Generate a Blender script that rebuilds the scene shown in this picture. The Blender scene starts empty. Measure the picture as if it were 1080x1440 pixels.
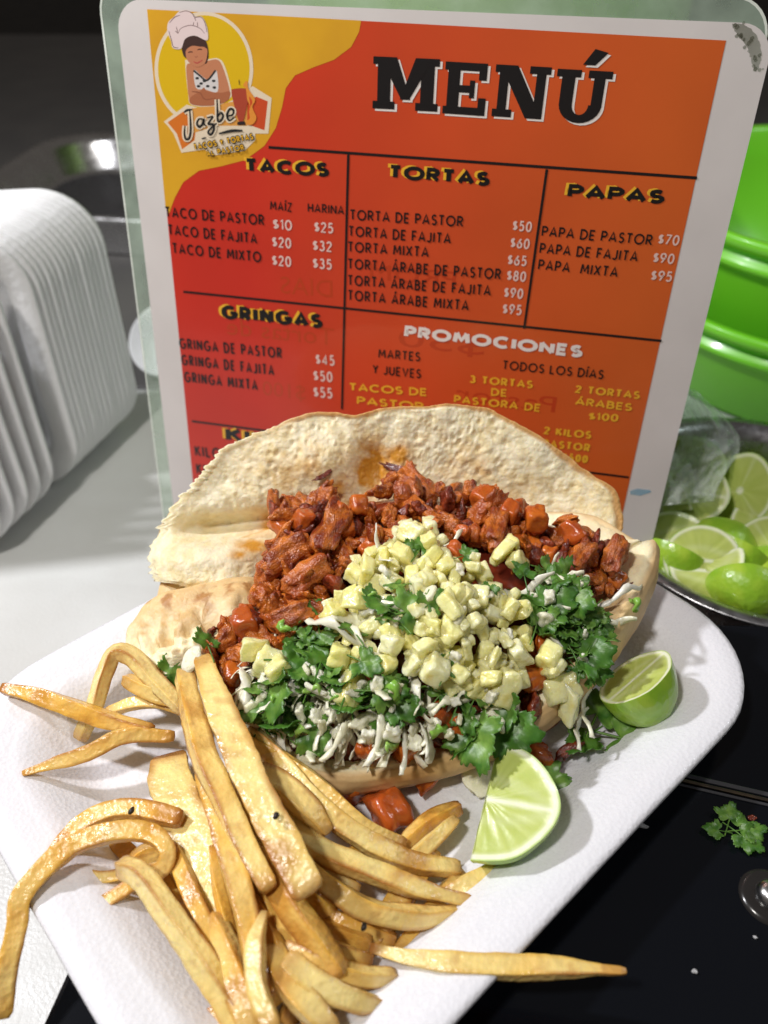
import bpy, bmesh, math, random
from mathutils import Vector, Matrix, noise, Euler
random.seed(7)
R = math.radians
sc = bpy.context.scene
COL = sc.collection
# ------------------------------------------------------------ camera, world, lamps (1 unit = 10 cm)
H = 2.42
PITCH = R(40)
FPX = 1157.0
cam = bpy.data.cameras.new('camera')
cam.sensor_fit = 'VERTICAL'; cam.sensor_height = 36.0; cam.lens = FPX / 1440 * 36.0
cam.clip_start = 0.05; cam.clip_end = 400
cam.dof.use_dof = True; cam.dof.focus_distance = 2.72; cam.dof.aperture_fstop = 1.05
camo = bpy.data.objects.new('camera', cam); COL.objects.link(camo)
camo.location = (0, 0, H); camo.rotation_euler = (math.pi / 2 - PITCH, 0, 0)
sc.camera = camo
w = bpy.data.worlds.new('World'); sc.world = w; w.use_nodes = True
bg = w.node_tree.nodes['Background']
bg.inputs[0].default_value = (1.0, 0.89, 0.80, 1); bg.inputs[1].default_value = 0.085
sc.view_settings.view_transform = 'Standard'; sc.view_settings.look = 'None'
sc.view_settings.exposure = 0.0; sc.view_settings.gamma = 1.0
def area(name, loc, target, size, power, col):
    l = bpy.data.lights.new(name, 'AREA'); l.shape = 'DISK'; l.size = size; l.energy = power; l.color = col
    o = bpy.data.objects.new(name, l); COL.objects.link(o); o.location = loc
    o.rotation_euler = (Vector(target) - Vector(loc)).to_track_quat('-Z', 'Y').to_euler()
    return o
area('stall_lamp', (-5.4, 3.3, 6.2), (0, 2.2, 0), 0.5, 500, (0.96, 0.96, 1.0))
area('stall_lamp', (-2.9, -0.8, 8.0), (0, 2.2, 0), 0.8, 440, (1.0, 0.96, 0.91))
area('right_area_light', (9.0, 3.5, 8.0), (0.8, 2.4, 0), 1.2, 170, (0.90, 0.95, 1.0))  # unseen weak light from the right, placed so its reflection misses the view

# ------------------------------------------------------------ helpers
CF = Vector((0, math.cos(PITCH), -math.sin(PITCH))); CU = Vector((0, math.sin(PITCH), math.cos(PITCH))); CR = Vector((1, 0, 0))
CP = Vector((0, 0, H))
def ray(px, py): return CF + CR * ((px - 540) / FPX) - CU * ((py - 720) / FPX)
def P(px, py, z=0.0):
    d = ray(px, py); t = (z - H) / d.z
    return CP + d * t
def onplane(px, py, p0, n):
    d = ray(px, py); t = (p0 - CP).dot(n) / d.dot(n)
    return CP + d * t
def fb(v, s=1.0, o=3):
    return noise.fractal(Vector(v) * s, 1.0, 2.0, o)
def mesh(name, vs, fs, smooth=True, mats=None, mi=None, col=None):
    m = bpy.data.meshes.new(name); m.from_pydata([tuple(v) for v in vs], [], fs)
    for mm in (mats or []): m.materials.append(mm)
    if mi: m.polygons.foreach_set('material_index', mi)
    if smooth: m.polygons.foreach_set('use_smooth', [True] * len(m.polygons))
    if col:
        a = m.color_attributes.new('Col', 'FLOAT_COLOR', 'POINT')
        a.data.foreach_set('color', [c for q in col for c in (q[0], q[1], q[2], 1.0)])
    m.update(); return m
def put(name, m, parent=None, loc=None, rot=None, scale=None):
    o = bpy.data.objects.new(name, m); COL.objects.link(o)
    if parent: o.parent = parent
    if loc is not None: o.location = loc
    if rot is not None: o.rotation_euler = rot
    if scale is not None: o.scale = scale if hasattr(scale, '__len__') else (scale,) * 3
    return o
def tag(o, label=None, cat=None, group=None, kind=None):
    if label: o['label'] = label
    if cat: o['category'] = cat
    if group: o['group'] = group
    if kind: o['kind'] = kind
    return o
def empty(name, loc=(0, 0, 0), rot=(0, 0, 0)):
    o = bpy.data.objects.new(name, None); COL.objects.link(o); o.location = loc; o.rotation_euler = rot
    o.empty_display_size = 0.1
    return o
def lerp(a, b, t): return a + (b - a) * t
def mixc(a, b, t):
    t = max(0, min(1, t)); return tuple(a[i] + (b[i] - a[i]) * t for i in range(3))
def sst(a, b, x):
    t = max(0.0, min(1.0, (x - a) / (b - a))); return t * t * (3 - 2 * t)
def catmull(pts, n, closed=False):
    pts = [Vector(p) for p in pts]; out = []; m = len(pts)
    segs = m if closed else m - 1
    for i in range(segs):
        p0 = pts[(i - 1) % m] if (closed or i > 0) else pts[0] * 2 - pts[1]
        p1 = pts[i]; p2 = pts[(i + 1) % m]
        p3 = pts[(i + 2) % m] if (closed or i < m - 2) else pts[-1] * 2 - pts[-2]
        for k in range(n):
            t = k / n
            out.append(0.5 * ((2 * p1) + (p2 - p0) * t + (2 * p0 - 5 * p1 + 4 * p2 - p3) * t * t + (3 * p1 - p0 - 3 * p2 + p3) * t ** 3))
    if not closed: out.append(pts[-1])
    return out
def inpoly(x, y, poly):
    c = False; j = len(poly) - 1
    for i in range(len(poly)):
        xi, yi = poly[i]; xj, yj = poly[j]
        if (yi > y) != (yj > y) and x < (xj - xi) * (y - yi) / (yj - yi) + xi: c = not c
        j = i
    return c
def scatter(poly, gap, tries=4000, gapf=None):
    xs = [p[0] for p in poly]; ys = [p[1] for p in poly]; out = []
    for _ in range(tries):
        x = random.uniform(min(xs), max(xs)); y = random.uniform(min(ys), max(ys))
        if not inpoly(x, y, poly): continue
        if all((x - a) ** 2 + (y - b) ** 2 > gap * gap for a, b in out): out.append((x, y))
    return out
def grid_faces(nu, nv, closed_u=True, off=0):
    fs = []
    for j in range(nv - 1):
        for i in range(nu if closed_u else nu - 1):
            a = off + j * nu + i; b = off + j * nu + (i + 1) % nu
            fs.append((a, b, b + nu, a + nu))
    return fs
def box_mesh(name, sx, sy, sz, bev, mat, seg=2):
    bm = bmesh.new(); bmesh.ops.create_cube(bm, size=1)
    for v in bm.verts: v.co = Vector((v.co.x * sx, v.co.y * sy, v.co.z * sz))
    if bev: bmesh.ops.bevel(bm, geom=bm.edges[:], offset=bev, segments=seg, profile=0.5, affect='EDGES')
    m = bpy.data.meshes.new(name); bm.to_mesh(m); bm.free()
    m.materials.append(mat)
    return m
def lathe(name, prof, mats, n=96, mi=None):
    vs = []; fs = []
    for (r, z) in prof:
        for i in range(n):
            a = 2 * math.pi * i / n; vs.append((r * math.cos(a), r * math.sin(a), z))
    fs = grid_faces(n, len(prof), True)
    idx = None
    if mi: idx = [mi[j] for j in range(len(prof) - 1) for _ in range(n)]
    return mesh(name, vs, fs, True, mats, idx)

# ------------------------------------------------------------ materials
def mat(name, base=(0.8, 0.8, 0.8), rough=0.5, metal=0.0, sss=0.0, sssr=(1, 1, 1), sscale=0.05, coat=0.0, spec=0.5,
        var=None, vscale=8.0, vlo=0.35, vhi=0.65, vdet=4, bump=None, use_col=False, rnd=None, rvar=None, croug=0.1):
    """var: second colour mixed by noise; bump: list of (kind, scale, distance); rnd: third colour mixed per object"""
    m = bpy.data.materials.new(name); m.use_nodes = True; nt = m.node_tree; N = nt.nodes; L = nt.links
    b = N['Principled BSDF']
    b.inputs['Roughness'].default_value = rough; b.inputs['Metallic'].default_value = metal
    b.inputs['Specular IOR Level'].default_value = spec
    b.inputs['Coat Weight'].default_value = coat; b.inputs['Coat Roughness'].default_value = croug
    if sss:
        b.inputs['Subsurface Weight'].default_value = sss; b.inputs['Subsurface Radius'].default_value = sssr
        b.inputs['Subsurface Scale'].default_value = sscale
    tc = N.new('ShaderNodeTexCoord'); src = tc.outputs['Object']
    colout = None
    if use_col:
        a = N.new('ShaderNodeAttribute'); a.attribute_name = 'Col'; colout = a.outputs['Color']
    else:
        r = N.new('ShaderNodeRGB'); r.outputs[0].default_value = (*base, 1); colout = r.outputs[0]
    if rnd:
        oi = N.new('ShaderNodeObjectInfo'); mx = N.new('ShaderNodeMixRGB')
        L.new(oi.outputs['Random'], mx.inputs[0]); L.new(colout, mx.inputs[1]); mx.inputs[2].default_value = (*rnd, 1)
        colout = mx.outputs[0]
    if var:
        nz = N.new('ShaderNodeTexNoise'); nz.inputs['Scale'].default_value = vscale; nz.inputs['Detail'].default_value = vdet
        L.new(src, nz.inputs['Vector'])
        mr = N.new('ShaderNodeMapRange'); mr.inputs[1].default_value = vlo; mr.inputs[2].default_value = vhi
        L.new(nz.outputs[0], mr.inputs[0])
        mx = N.new('ShaderNodeMixRGB'); L.new(mr.outputs[0], mx.inputs[0]); L.new(colout, mx.inputs[1])
        if isinstance(var, (int, float)):
            mx.blend_type = 'MULTIPLY'; mx.inputs[2].default_value = (var, var, var, 1)
        else: mx.inputs[2].default_value = (*var, 1)
        colout = mx.outputs[0]
    L.new(colout, b.inputs['Base Color'])
    if rvar:
        nz = N.new('ShaderNodeTexNoise'); nz.inputs['Scale'].default_value = rvar[0]; nz.inputs['Detail'].default_value = 5
        L.new(src, nz.inputs['Vector'])
        mr = N.new('ShaderNodeMapRange'); mr.inputs[1].default_value = 0.35; mr.inputs[2].default_value = 0.65
        mr.inputs[3].default_value = rvar[1]; mr.inputs[4].default_value = rvar[2]
        L.new(nz.outputs[0], mr.inputs[0]); L.new(mr.outputs[0], b.inputs['Roughness'])
    prev = None
    for (k, s, d) in (bump or []):
        if k == 'noise':
            t = N.new('ShaderNodeTexNoise'); t.inputs['Scale'].default_value = s; t.inputs['Detail'].default_value = 4; o = t.outputs[0]
        elif k == 'vor':
            t = N.new('ShaderNodeTexVoronoi'); t.inputs['Scale'].default_value = s; o = t.outputs['Distance']
        else:
            t = N.new('ShaderNodeTexVoronoi'); t.feature = 'DISTANCE_TO_EDGE'; t.inputs['Scale'].default_value = s; o = t.outputs['Distance']
        L.new(src, t.inputs['Vector'])
        bp = N.new('ShaderNodeBump'); bp.inputs['Distance'].default_value = d; L.new(o, bp.inputs['Height'])
        if prev: L.new(prev, bp.inputs['Normal'])
        prev = bp.outputs[0]
    if prev:
        L.new(prev, b.inputs['Normal'])
        if coat: L.new(prev, b.inputs['Coat Normal'])
    return m
def flat(name, c, rough=0.32, coat=0.3, spec=0.4, var=None): return mat(name, c, rough, coat=coat, spec=spec, croug=0.08, var=var, vscale=3)

M_foam = mat('white_foam', (0.80, 0.80, 0.84), 0.42, sss=0.15, sscale=0.03, spec=0.5, bump=[('vor', 70, 0.0013), ('noise', 3, 0.003)], rvar=(110, 0.16, 0.55))
M_foam2 = mat('smooth_foam', (0.90, 0.90, 0.91), 0.5, sss=0.15, sscale=0.05, bump=[('vor', 30, 0.002)])
M_table = mat('white_tabletop', (0.70, 0.71, 0.70), 0.35, var=(0.62, 0.62, 0.60), vscale=1.2, bump=[('noise', 60, 0.002)], rvar=(4, 0.28, 0.5))
M_black = mat('black_enamel', (0.004, 0.0048, 0.007), 0.15, spec=0.3)
M_dark = mat('dark_counter_top', (0.10, 0.096, 0.095), 0.6, var=(0.12, 0.115, 0.11), vscale=1.5)
M_ground = mat('dark_asphalt', (0.05, 0.048, 0.045), 0.9, var=(0.035, 0.034, 0.033), vscale=0.8, bump=[('noise', 12, 0.05)])
M_steel = mat('stainless_steel', (0.72, 0.72, 0.72), 0.25, metal=1.0, rvar=(9, 0.2, 0.32))
M_steel2 = mat('dull_steel', (0.45, 0.45, 0.47), 0.3, metal=1.0, rvar=(20, 0.22, 0.4))
M_pan_in = mat('pan_base_steel', (0.10, 0.10, 0.11), 0.25, metal=0.6)
M_brass = mat('brass_trim', (0.20, 0.15, 0.10), 0.35, metal=1.0, var=(0.12, 0.10, 0.08), vscale=14)
M_green = mat('green_plastic', (0.22, 0.72, 0.03), 0.3, sss=0.25, sssr=(0.5, 1, 0.2), sscale=0.1, coat=0.2)
M_green2 = mat('lime_green_plastic', (0.45, 0.72, 0.20), 0.35, sss=0.2, sscale=0.1)
M_crumb = mat('bread_crumb', use_col=True, rough=0.45, sss=0.3, sssr=(1, 0.75, 0.4), sscale=0.035, spec=0.35, var=0.86, vscale=26,
              bump=[('edge', 46, 0.0026), ('noise', 90, 0.002)])
M_crust = mat('bread_crust', use_col=True, rough=0.55, sss=0.1, sscale=0.02, spec=0.4, var=0.78, vscale=14, vlo=0.4, vhi=0.75, bump=[('noise', 18, 0.004), ('noise', 90, 0.0012)])
M_meat = mat('adobo_meat', (0.42, 0.085, 0.012), 0.25, sss=0.12, sssr=(1, 0.3, 0.1), sscale=0.03, coat=0.35, croug=0.18, rnd=(0.17, 0.022, 0.005),
             var=(0.68, 0.20, 0.02), vscale=1.1, vlo=0.40, vhi=0.72, bump=[('noise', 3.5, 0.007), ('vor', 9, 0.0022)], rvar=(3.5, 0.14, 0.42))
M_meat2 = mat('orange_adobo_cube', (0.58, 0.15, 0.015), 0.25, sss=0.25, sssr=(1, 0.4, 0.1), sscale=0.04, coat=0.4, rnd=(0.45, 0.085, 0.012),
              var=(0.36, 0.05, 0.008), vscale=1.2, vlo=0.5, vhi=0.75, bump=[('noise', 2, 0.005)])
M_char = mat('charred_meat', (0.16, 0.02, 0.008), 0.25, coat=0.4, rnd=(0.09, 0.014, 0.008), var=(0.36, 0.06, 0.012), vscale=1.5, vlo=0.45, vhi=0.75, bump=[('noise', 3, 0.008)])
M_pine = mat('pineapple_flesh', (0.96, 0.87, 0.31), 0.2, sss=0.55, sssr=(1, 0.85, 0.35), sscale=0.07, coat=0.4, rnd=(0.94, 0.91, 0.54),
             var=(0.74, 0.60, 0.16), vscale=0.9, vlo=0.5, vhi=0.8, bump=[('noise', 2.0, 0.005), ('vor', 5, 0.001)])
M_cabb = mat('shredded_cabbage', (0.90, 0.87, 0.60), 0.3, sss=0.3, sssr=(1, 1, 0.6), sscale=0.04, coat=0.2, rnd=(0.90, 0.88, 0.72), var=(0.76, 0.77, 0.46), vscale=3, vlo=0.5, vhi=0.8, bump=[('noise', 9, 0.003)])
M_cil = mat('cilantro_leaf', (0.075, 0.19, 0.02), 0.4, sss=0.12, sssr=(0.4, 1, 0.1), sscale=0.02, rnd=(0.22, 0.38, 0.07), var=(0.04, 0.13, 0.014), vscale=2, bump=[('noise', 5, 0.0015)])
M_stem = mat('green_stem', (0.20, 0.42, 0.05), 0.3, sss=0.3, sssr=(0.5, 1, 0.2), sscale=0.03, rnd=(0.32, 0.5, 0.12), coat=0.2)
M_lime_skin = mat('lime_skin', (0.25, 0.46, 0.025), 0.3, coat=0.25, var=(0.42, 0.58, 0.05), vscale=1.2, vlo=0.4, vhi=0.7, bump=[('vor', 7, 0.0015)], sss=0.1, sscale=0.03)
M_lime_flesh = mat('lime_flesh', use_col=True, rough=0.34, sss=0.3, sssr=(0.8, 1, 0.3), sscale=0.05, coat=0.15, bump=[('noise', 4, 0.002)])
M_fry = mat('fried_potato', use_col=True, rough=0.33, sss=0.25, sssr=(1, 0.7, 0.3), sscale=0.04, coat=0.22, croug=0.22, var=0.88, vscale=16, vlo=0.45, vhi=0.7,
            bump=[('noise', 34, 0.006), ('vor', 60, 0.0016)], rvar=(20, 0.16, 0.42))
M_chili = mat('red_salsa_bit', (0.55, 0.07, 0.01), 0.15, coat=0.6)
M_speck = mat('burnt_speck', (0.02, 0.012, 0.008), 0.5)
M_paper = flat('white_card', (0.66, 0.62, 0.60), var=(0.62, 0.58, 0.56))
M_ink = flat('black_ink', (0.012, 0.010, 0.010))
M_white_ink = flat('pale_pink_ink', (0.72, 0.52, 0.47))
M_head_ink = flat('white_ink', (0.76, 0.70, 0.66))
M_yel_ink = flat('yellow_ink', (0.78, 0.42, 0.03))
M_mustard = flat('mustard_ink', (0.68, 0.36, 0.02), var=(0.60, 0.30, 0.02))
M_ghost = flat('faint_show_through', (0.47, 0.048, 0.012))


def grad_mat():
    m = mat('red_to_orange_print', (0.5, 0.05, 0.02), 0.32, coat=0.3, croug=0.08, spec=0.4); nt = m.node_tree; N = nt.nodes; L = nt.links
    tc = N.new('ShaderNodeTexCoord'); sp = N.new('ShaderNodeSeparateXYZ'); L.new(tc.outputs['Object'], sp.inputs[0])
    mr = N.new('ShaderNodeMapRange'); mr.inputs[1].default_value = 0.55; mr.inputs[2].default_value = 2.2; L.new(sp.outputs[0], mr.inputs[0])
    nz = N.new('ShaderNodeTexNoise'); nz.inputs['Scale'].default_value = 2.0; L.new(tc.outputs['Object'], nz.inputs[0])
    mx = N.new('ShaderNodeMixRGB'); L.new(mr.outputs[0], mx.inputs[0]); mx.inputs[1].default_value = (0.62, 0.034, 0.018, 1); mx.inputs[2].default_value = (0.68, 0.125, 0.022, 1)
    m2 = N.new('ShaderNodeMixRGB'); m2.blend_type = 'MULTIPLY'; m2.inputs[0].default_value = 0.25
    L.new(mx.outputs[0], m2.inputs[1]); L.new(nz.outputs[0], m2.inputs[2]); L.new(m2.outputs[0], N['Principled BSDF'].inputs['Base Color'])
    return m
M_red = grad_mat()

def film_mat(name, col, alpha, rough=0.25, dirt=False):
    m = bpy.data.materials.new(name); m.use_nodes = True; nt = m.node_tree; N = nt.nodes; L = nt.links
    b = N['Principled BSDF']; b.inputs['Base Color'].default_value = (*col, 1); b.inputs['Roughness'].default_value = rough
    b.inputs['Coat Weight'].default_value = 0.4
    tr = N.new('ShaderNodeBsdfTransparent'); tr.inputs[0].default_value = (0.93, 0.98, 0.94, 1)
    mx = N.new('ShaderNodeMixShader'); out = N['Material Output']
    nz = N.new('ShaderNodeTexNoise'); nz.inputs['Scale'].default_value = 5; nz.inputs['Detail'].default_value = 5
    tc = N.new('ShaderNodeTexCoord'); L.new(tc.outputs['Object'], nz.inputs[0])
    mr = N.new('ShaderNodeMapRange'); mr.inputs[1].default_value = 0.35; mr.inputs[2].default_value = 0.65
    mr.inputs[3].default_value = alpha * 0.75; mr.inputs[4].default_value = min(1, alpha * 1.25); L.new(nz.outputs[0], mr.inputs[0])
    L.new(mr.outputs[0], mx.inputs[0]); L.new(tr.outputs[0], mx.inputs[1]); L.new(b.outputs[0], mx.inputs[2]); L.new(mx.outputs[0], out.inputs[0])
    return m
M_film = film_mat('clear_laminate', (0.48, 0.60, 0.48), 0.45, 0.18)
M_filmedge = film_mat('laminate_edge', (0.75, 0.80, 0.72), 0.85, 0.3)
M_bag = film_mat('clear_bag_film', (0.86, 0.90, 0.86), 0.30, 0.05)
M_blue = film_mat('blue_pen_smear', (0.22, 0.46, 0.66), 0.45, 0.4)
M_smudge = film_mat('dark_grime', (0.12, 0.10, 0.07), 0.38, 0.7)

# ------------------------------------------------------------ the setting
TZ = -0.85
def slab(name, x0, x1, y0, y1, z0, z1, m, bev=0.03):
    me = box_mesh(name, x1 - x0, y1 - y0, z1 - z0, bev, m)
    return put(name, me, None, ((x0 + x1) / 2, (y0 + y1) / 2, (z0 + z1) / 2))
tag(slab('ground', -90, 90, -60, 120, -9.5, -9.0, M_ground, 0), kind='structure')
tag(slab('table_top', -8, 8, -3, 5.35, TZ - 0.3, TZ, M_table), kind='structure')
tag(slab('dark_counter', -12, 12, 5.4, 19.0, TZ - 0.35, TZ - 0.03, M_dark), kind='structure')

# black appliance under the tray
BT = -0.036
pa = P(58, 1440, BT); pb = P(95, 1360, BT); dd = (pb - pa) / (pb.y - pa.y)
l0 = pa + dd * (-2.0 - pa.y); l1 = pa + dd * (2.27 - pa.y)
top = [Vector((l0.x, -2.0, 0)), Vector((5.0, -2.0, 0)), Vector((5.0, 2.18, 0)), Vector((l1.x, 2.27, 0))]
ap = tag(empty('black_stove', (1, 1, TZ)), 'glossy black enamel stove top under the right half of the foam tray', 'stove')
bm = bmesh.new()
vb = [bm.verts.new((p.x - 1, p.y - 1, 0.002)) for p in top]; vt = [bm.verts.new((p.x - 1, p.y - 1, BT - TZ)) for p in top]
bm.faces.new(vb[::-1]); bm.faces.new(vt)
for i in range(4): bm.faces.new((vb[i], vb[(i + 1) % 4], vt[(i + 1) % 4], vt[i]))
bmesh.ops.bevel(bm, geom=bm.edges[:], offset=0.02, segments=2, affect='EDGES')
me = bpy.data.meshes.new('cabinet'); bm.to_mesh(me); bm.free(); me.materials.append(M_black); put('cabinet', me, ap)
ta = P(950, 1097, BT); tb = P(1080, 1127, BT); td = (tb - ta).normalized()
for k, (off, wd, hh, mm) in enumerate(((0, 0.012, 0.010, M_brass), (0.024, 0.016, 0.006, M_pan_in), (-0.016, 0.010, 0.006, M_pan_in))):
    nrm = Vector((-td.y, td.x, 0)); c0 = ta - td * 1.2 + nrm * off; c1 = tb + td * 2.5 + nrm * off
    me = box_mesh('trim_strip', (c1 - c0).length, wd, hh, 0.002, mm)
    o = put('trim_strip', me, ap, (c0 + c1) / 2 - Vector((1, 1, TZ)) + Vector((0, 0, hh / 2)), (0, 0, math.atan2(td.y, td.x)))
kp = P(1082, 1262, BT) - Vector((1, 1, TZ))
put('knob_washer', lathe('knob_washer', [(0.001, 0.012), (0.07, 0.012), (0.085, 0.006), (0.088, 0.0)], [mat('smoked_washer', (0.02, 0.018, 0.017), 0.2)], 48), ap, kp)
put('screw_head', lathe('screw_head', [(0.001, 0.05), (0.02, 0.049), (0.036, 0.04), (0.045, 0.024), (0.046, 0.012), (0.03, 0.012)], [M_steel], 48), ap, kp)

# ------------------------------------------------------------ foam trays
def rrect(hx, hy, r, nc=12, ns=16):
    pts = []
    cs = [(hx - r, hy - r, 0), (-hx + r, hy - r, 90), (-hx + r, -hy + r, 180), (hx - r, -hy + r, 270)]
    for q, (cx, cy, a0) in enumerate(cs):
        for k in range(nc + 1):
            a = R(a0 + 90 * k / nc); pts.append(Vector((cx + r * math.cos(a), cy + r * math.sin(a))))
        nx, ny, na = cs[(q + 1) % 4]; e = Vector((nx + r * math.cos(R(na)), ny + r * math.sin(R(na)))); s = pts[-1]
        for k in range(1, ns): pts.append(s.lerp(e, k / ns))
    return pts
def tray_mesh(name, hx, hy, r, rim, m, wall=0.30, th=0.03, jag=0.0, lip=0.035):
    prof = [(0.012, rim - lip), (0.0, rim - 0.02), (0.004, rim - 0.004), (0.02, rim), (0.075, rim - 0.004), (0.11, rim - 0.02)]
    for k in range(1, 13):
        t = k / 12; prof.append((0.11 + (wall - 0.11) * t, (rim - 0.02) * (0.5 + 0.5 * math.cos(math.pi * t)) * (1 - 0.0 * t)))
    for s in (0.12, 0.2, 0.32, 0.46, 0.6): prof.append((wall + s * (min(hx, hy) - wall), 0.0))
    vs = []
    for (ins, z) in prof:
        rr = max(r - ins * 0.75, 0.06)
        for p in rrect(hx - ins, hy - ins, rr):
            j = 0
            if jag and ins < 0.03: j = jag * fb((p.x * 9, p.y * 9, z * 9), 1, 3)
            vs.append((p.x * (1 + j), p.y * (1 + j), z + 0.003 * fb((p.x * 2, p.y * 2, 1), 1, 2)))
    n = len(rrect(1, 1, 0.2)); fs = grid_faces(n, len(prof)); c = len(vs)
    vs.append((0, 0, 0)); last = c - n
    for i in range(n): fs.append((last + i, last + (i + 1) % n, c))
    # underside
    base = len(vs); up = [(0.012, rim - lip)] + [(i + 0.02, z - th) for (i, z) in prof[4:]]
    for (ins, z) in up[1:]:
        for p in rrect(hx - ins, hy - ins, max(r - ins * 0.75, 0.06)): vs.append((p.x, p.y, z))
    fs2 = []
    for i in range(n): fs2.append((i, base + i, base + (i + 1) % n, (i + 1) % n))
    fs2 += [(a, d, c_, b) for (a, b, c_, d) in grid_faces(n, len(up) - 1, True, base)]
    c = len(vs); vs.append((0, 0, -th)); last = c - n
    for i in range(n): fs2.append((last + (i + 1) % n, last + i, c))
    return mesh(name, vs, fs + fs2, True, [m])
dA = Vector((0.743, 0.669, 0)); nA = Vector((0.669, -0.743, 0))
d0, d1, n0, n1 = -0.03, 2.30, -2.215, -0.435
cen = dA * ((d0 + d1) / 2) + nA * ((n0 + n1) / 2)
me = tray_mesh('foam_tray', (d1 - d0) / 2, (n1 - n0) / 2, 0.40, 0.165, M_foam, 0.36, 0.03, 0.0012)
fo = put('foam_tray', me, None, cen, (0, 0, math.atan2(dA.y, dA.x)))
tag(fo, 'large white foam tray carrying the filled sandwich, fries and lime wedges', 'tray')

# upright stack of trays
base_n = P(30, 752, TZ); base_f = P(206, 580, TZ)
sdir = (base_f - base_n).normalized(); slen = (base_f - base_n).length
stack = [0.0, 0.085, 0.17, 0.255, 0.34, 0.52] + [0.56 + 0.034 * k for k in range(14)]
stack = [q * slen for q in stack]
ordn = ['frontmost', 'second', 'third', 'fourth', 'fifth', 'sixth', 'seventh', 'eighth', 'ninth', 'tenth', 'eleventh', 'twelfth', 'thirteenth', 'fourteenth', 'fifteenth', 'sixteenth', 'seventeenth', 'eighteenth', 'nineteenth', 'rearmost']
words = [w_ + ' white foam tray, counted from the camera, in the upright stack at left' for w_ in ordn]
words[0] = 'frontmost white foam tray of the upright stack, its hollow open to the camera'
words[4] = 'fifth foam tray of the upright stack, just in front of the gap'
words[5] = 'sixth foam tray of the upright stack, just behind the gap'
words[-1] = 'rearmost foam tray of the upright stack, nearest the steel pan'
stm = tray_mesh('stacked_foam_tray', 1.15, 0.83, 0.34, 0.20, M_foam2, 0.26, 0.03, 0, 0.075)
for k, s in enumerate(stack):
    wv = Vector((0.985, 0.17, 0)).normalized(); fd = Vector((-wv.y, wv.x, 0))
    p = base_n + sdir * s - wv * 1.15 + Vector((0, 0, 0.835))
    # local z (opening) -> -sdir ; local y -> up ; local x -> wv
    mt = Matrix((( wv.x, 0, -fd.x, 0), (wv.y, 0, -fd.y, 0), (0, 1, 0, 0), (0, 0, 0, 1)))
    o = put('stacked_foam_tray', stm); o.matrix_world = Matrix.Translation(p) @ mt @ Matrix.Rotation(R(random.uniform(-0.6, 0.6)), 4, 'Z')
    tag(o, words[k], 'tray', 'white foam trays standing in a stack')

# ------------------------------------------------------------ laminated menu
mu = Vector((0.976, -0.218, 0)).normalized()
mv = Vector((-0.035, -0.151, -0.988)); mv = (mv - mu * mv.dot(mu)).normalized()
mn = mu.cross(mv).normalized()
if mn.dot(CP - Vector((0, 3.3, 0.5))) < 0: mn = -mn
WM = 2.45
t1 = 1.298 * WM
TL = CP + ray(141, 30) * t1
def muv(px, py):
    q = onplane(px, py, TL, mn) - TL; return Vector((q.dot(mu), -q.dot(mv)))
menu = tag(empty('laminated_menu', TL), 'laminated red and orange printed menu card standing behind the sandwich', 'menu')
mm4 = Matrix((( mu.x, -mv.x, mn.x, 0), (mu.y, -mv.y, mn.y, 0), (mu.z, -mv.z, mn.z, 0), (0, 0, 0, 1)))
menu.matrix_world = Matrix.Translation(TL) @ mm4
uTop = muv(600, 10).y
tlc = muv(137, -6); trc = muv(1082, 22)
uL, uR, vT = tlc.x, muv(1078, 60).x, tlc.y + 0.07
zdist = (TL.z + (vT) * (-mv.z) - TZ) / (-mv.z)
vB = vT - zdist + 0.01
def poly2(name, pts, z0, z1, m, parent, smooth=False):
    n = len(pts); vs = [(p[0], p[1], z1) for p in pts] + [(p[0], p[1], z0) for p in pts]
    A = sum(pts[i][0] * pts[(i + 1) % n][1] - pts[(i + 1) % n][0] * pts[i][1] for i in range(n))
    fs = [tuple(range(n)) if A > 0 else tuple(range(n))[::-1]]
    for i in range(n):
        j = (i + 1) % n
        fs.append((i, i + n, j + n, j) if A > 0 else (j, j + n, i + n, i))
    return put(name, mesh(name, vs, fs, False, [m]), parent)
def rr2(x0, x1, y0, y1, r):
    return [(p.x + (x0 + x1) / 2, p.y + (y0 + y1) / 2) for p in rrect((x1 - x0) / 2, (y1 - y0) / 2, r, 8, 2)]
poly2('laminate_sheet', rr2(uL, uR, vB, vT, 0.13), -0.010, -0.004, M_film, menu)
er = rr2(uL, uR, vB, vT, 0.13); ei = rr2(uL + 0.008, uR - 0.008, vB + 0.008, vT - 0.008, 0.123)
n_ = len(er); vs = [(p[0], p[1], -0.003) for p in er] + [(p[0], p[1], -0.003) for p in ei]
put('laminate_edge', mesh('laminate_edge', vs, [(i, (i + 1) % n_, (i + 1) % n_ + n_, i + n_) for i in range(n_)], False, [M_filmedge]), menu)
pL = muv(164, 20).x; pR = muv(1063, 160).x; pT = muv(300, 3).y
paper = poly2('paper_sheet', rr2(pL, pR, vB + 0.10, pT, 0.11), -0.003, 0.0, M_paper, menu)
rL = muv(207, 13).x; rL2 = muv(270, 680).x; rR = muv(1021, 57).x; rT = muv(207, 13).y; rT2 = muv(1021, 57).y
rB = vB + 0.22
panel = poly2('printed_panel', [(rL, rT), (rR, rT2), ((rR + muv(882, 680).x) / 2, rB), ((rL + rL2) / 2, rB)], 0.0005, 0.0012, M_red, paper)
yel = [(207, 13), (360, 21), (508, 29), (505, 45), (494, 66), (470, 84), (440, 95), (415, 106), (402, 124), (397, 150), (388, 180), (372, 205), (345, 225), (310, 234),
       (280, 240), (258, 256), (246, 278), (238, 300), (233, 292)]
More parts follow.
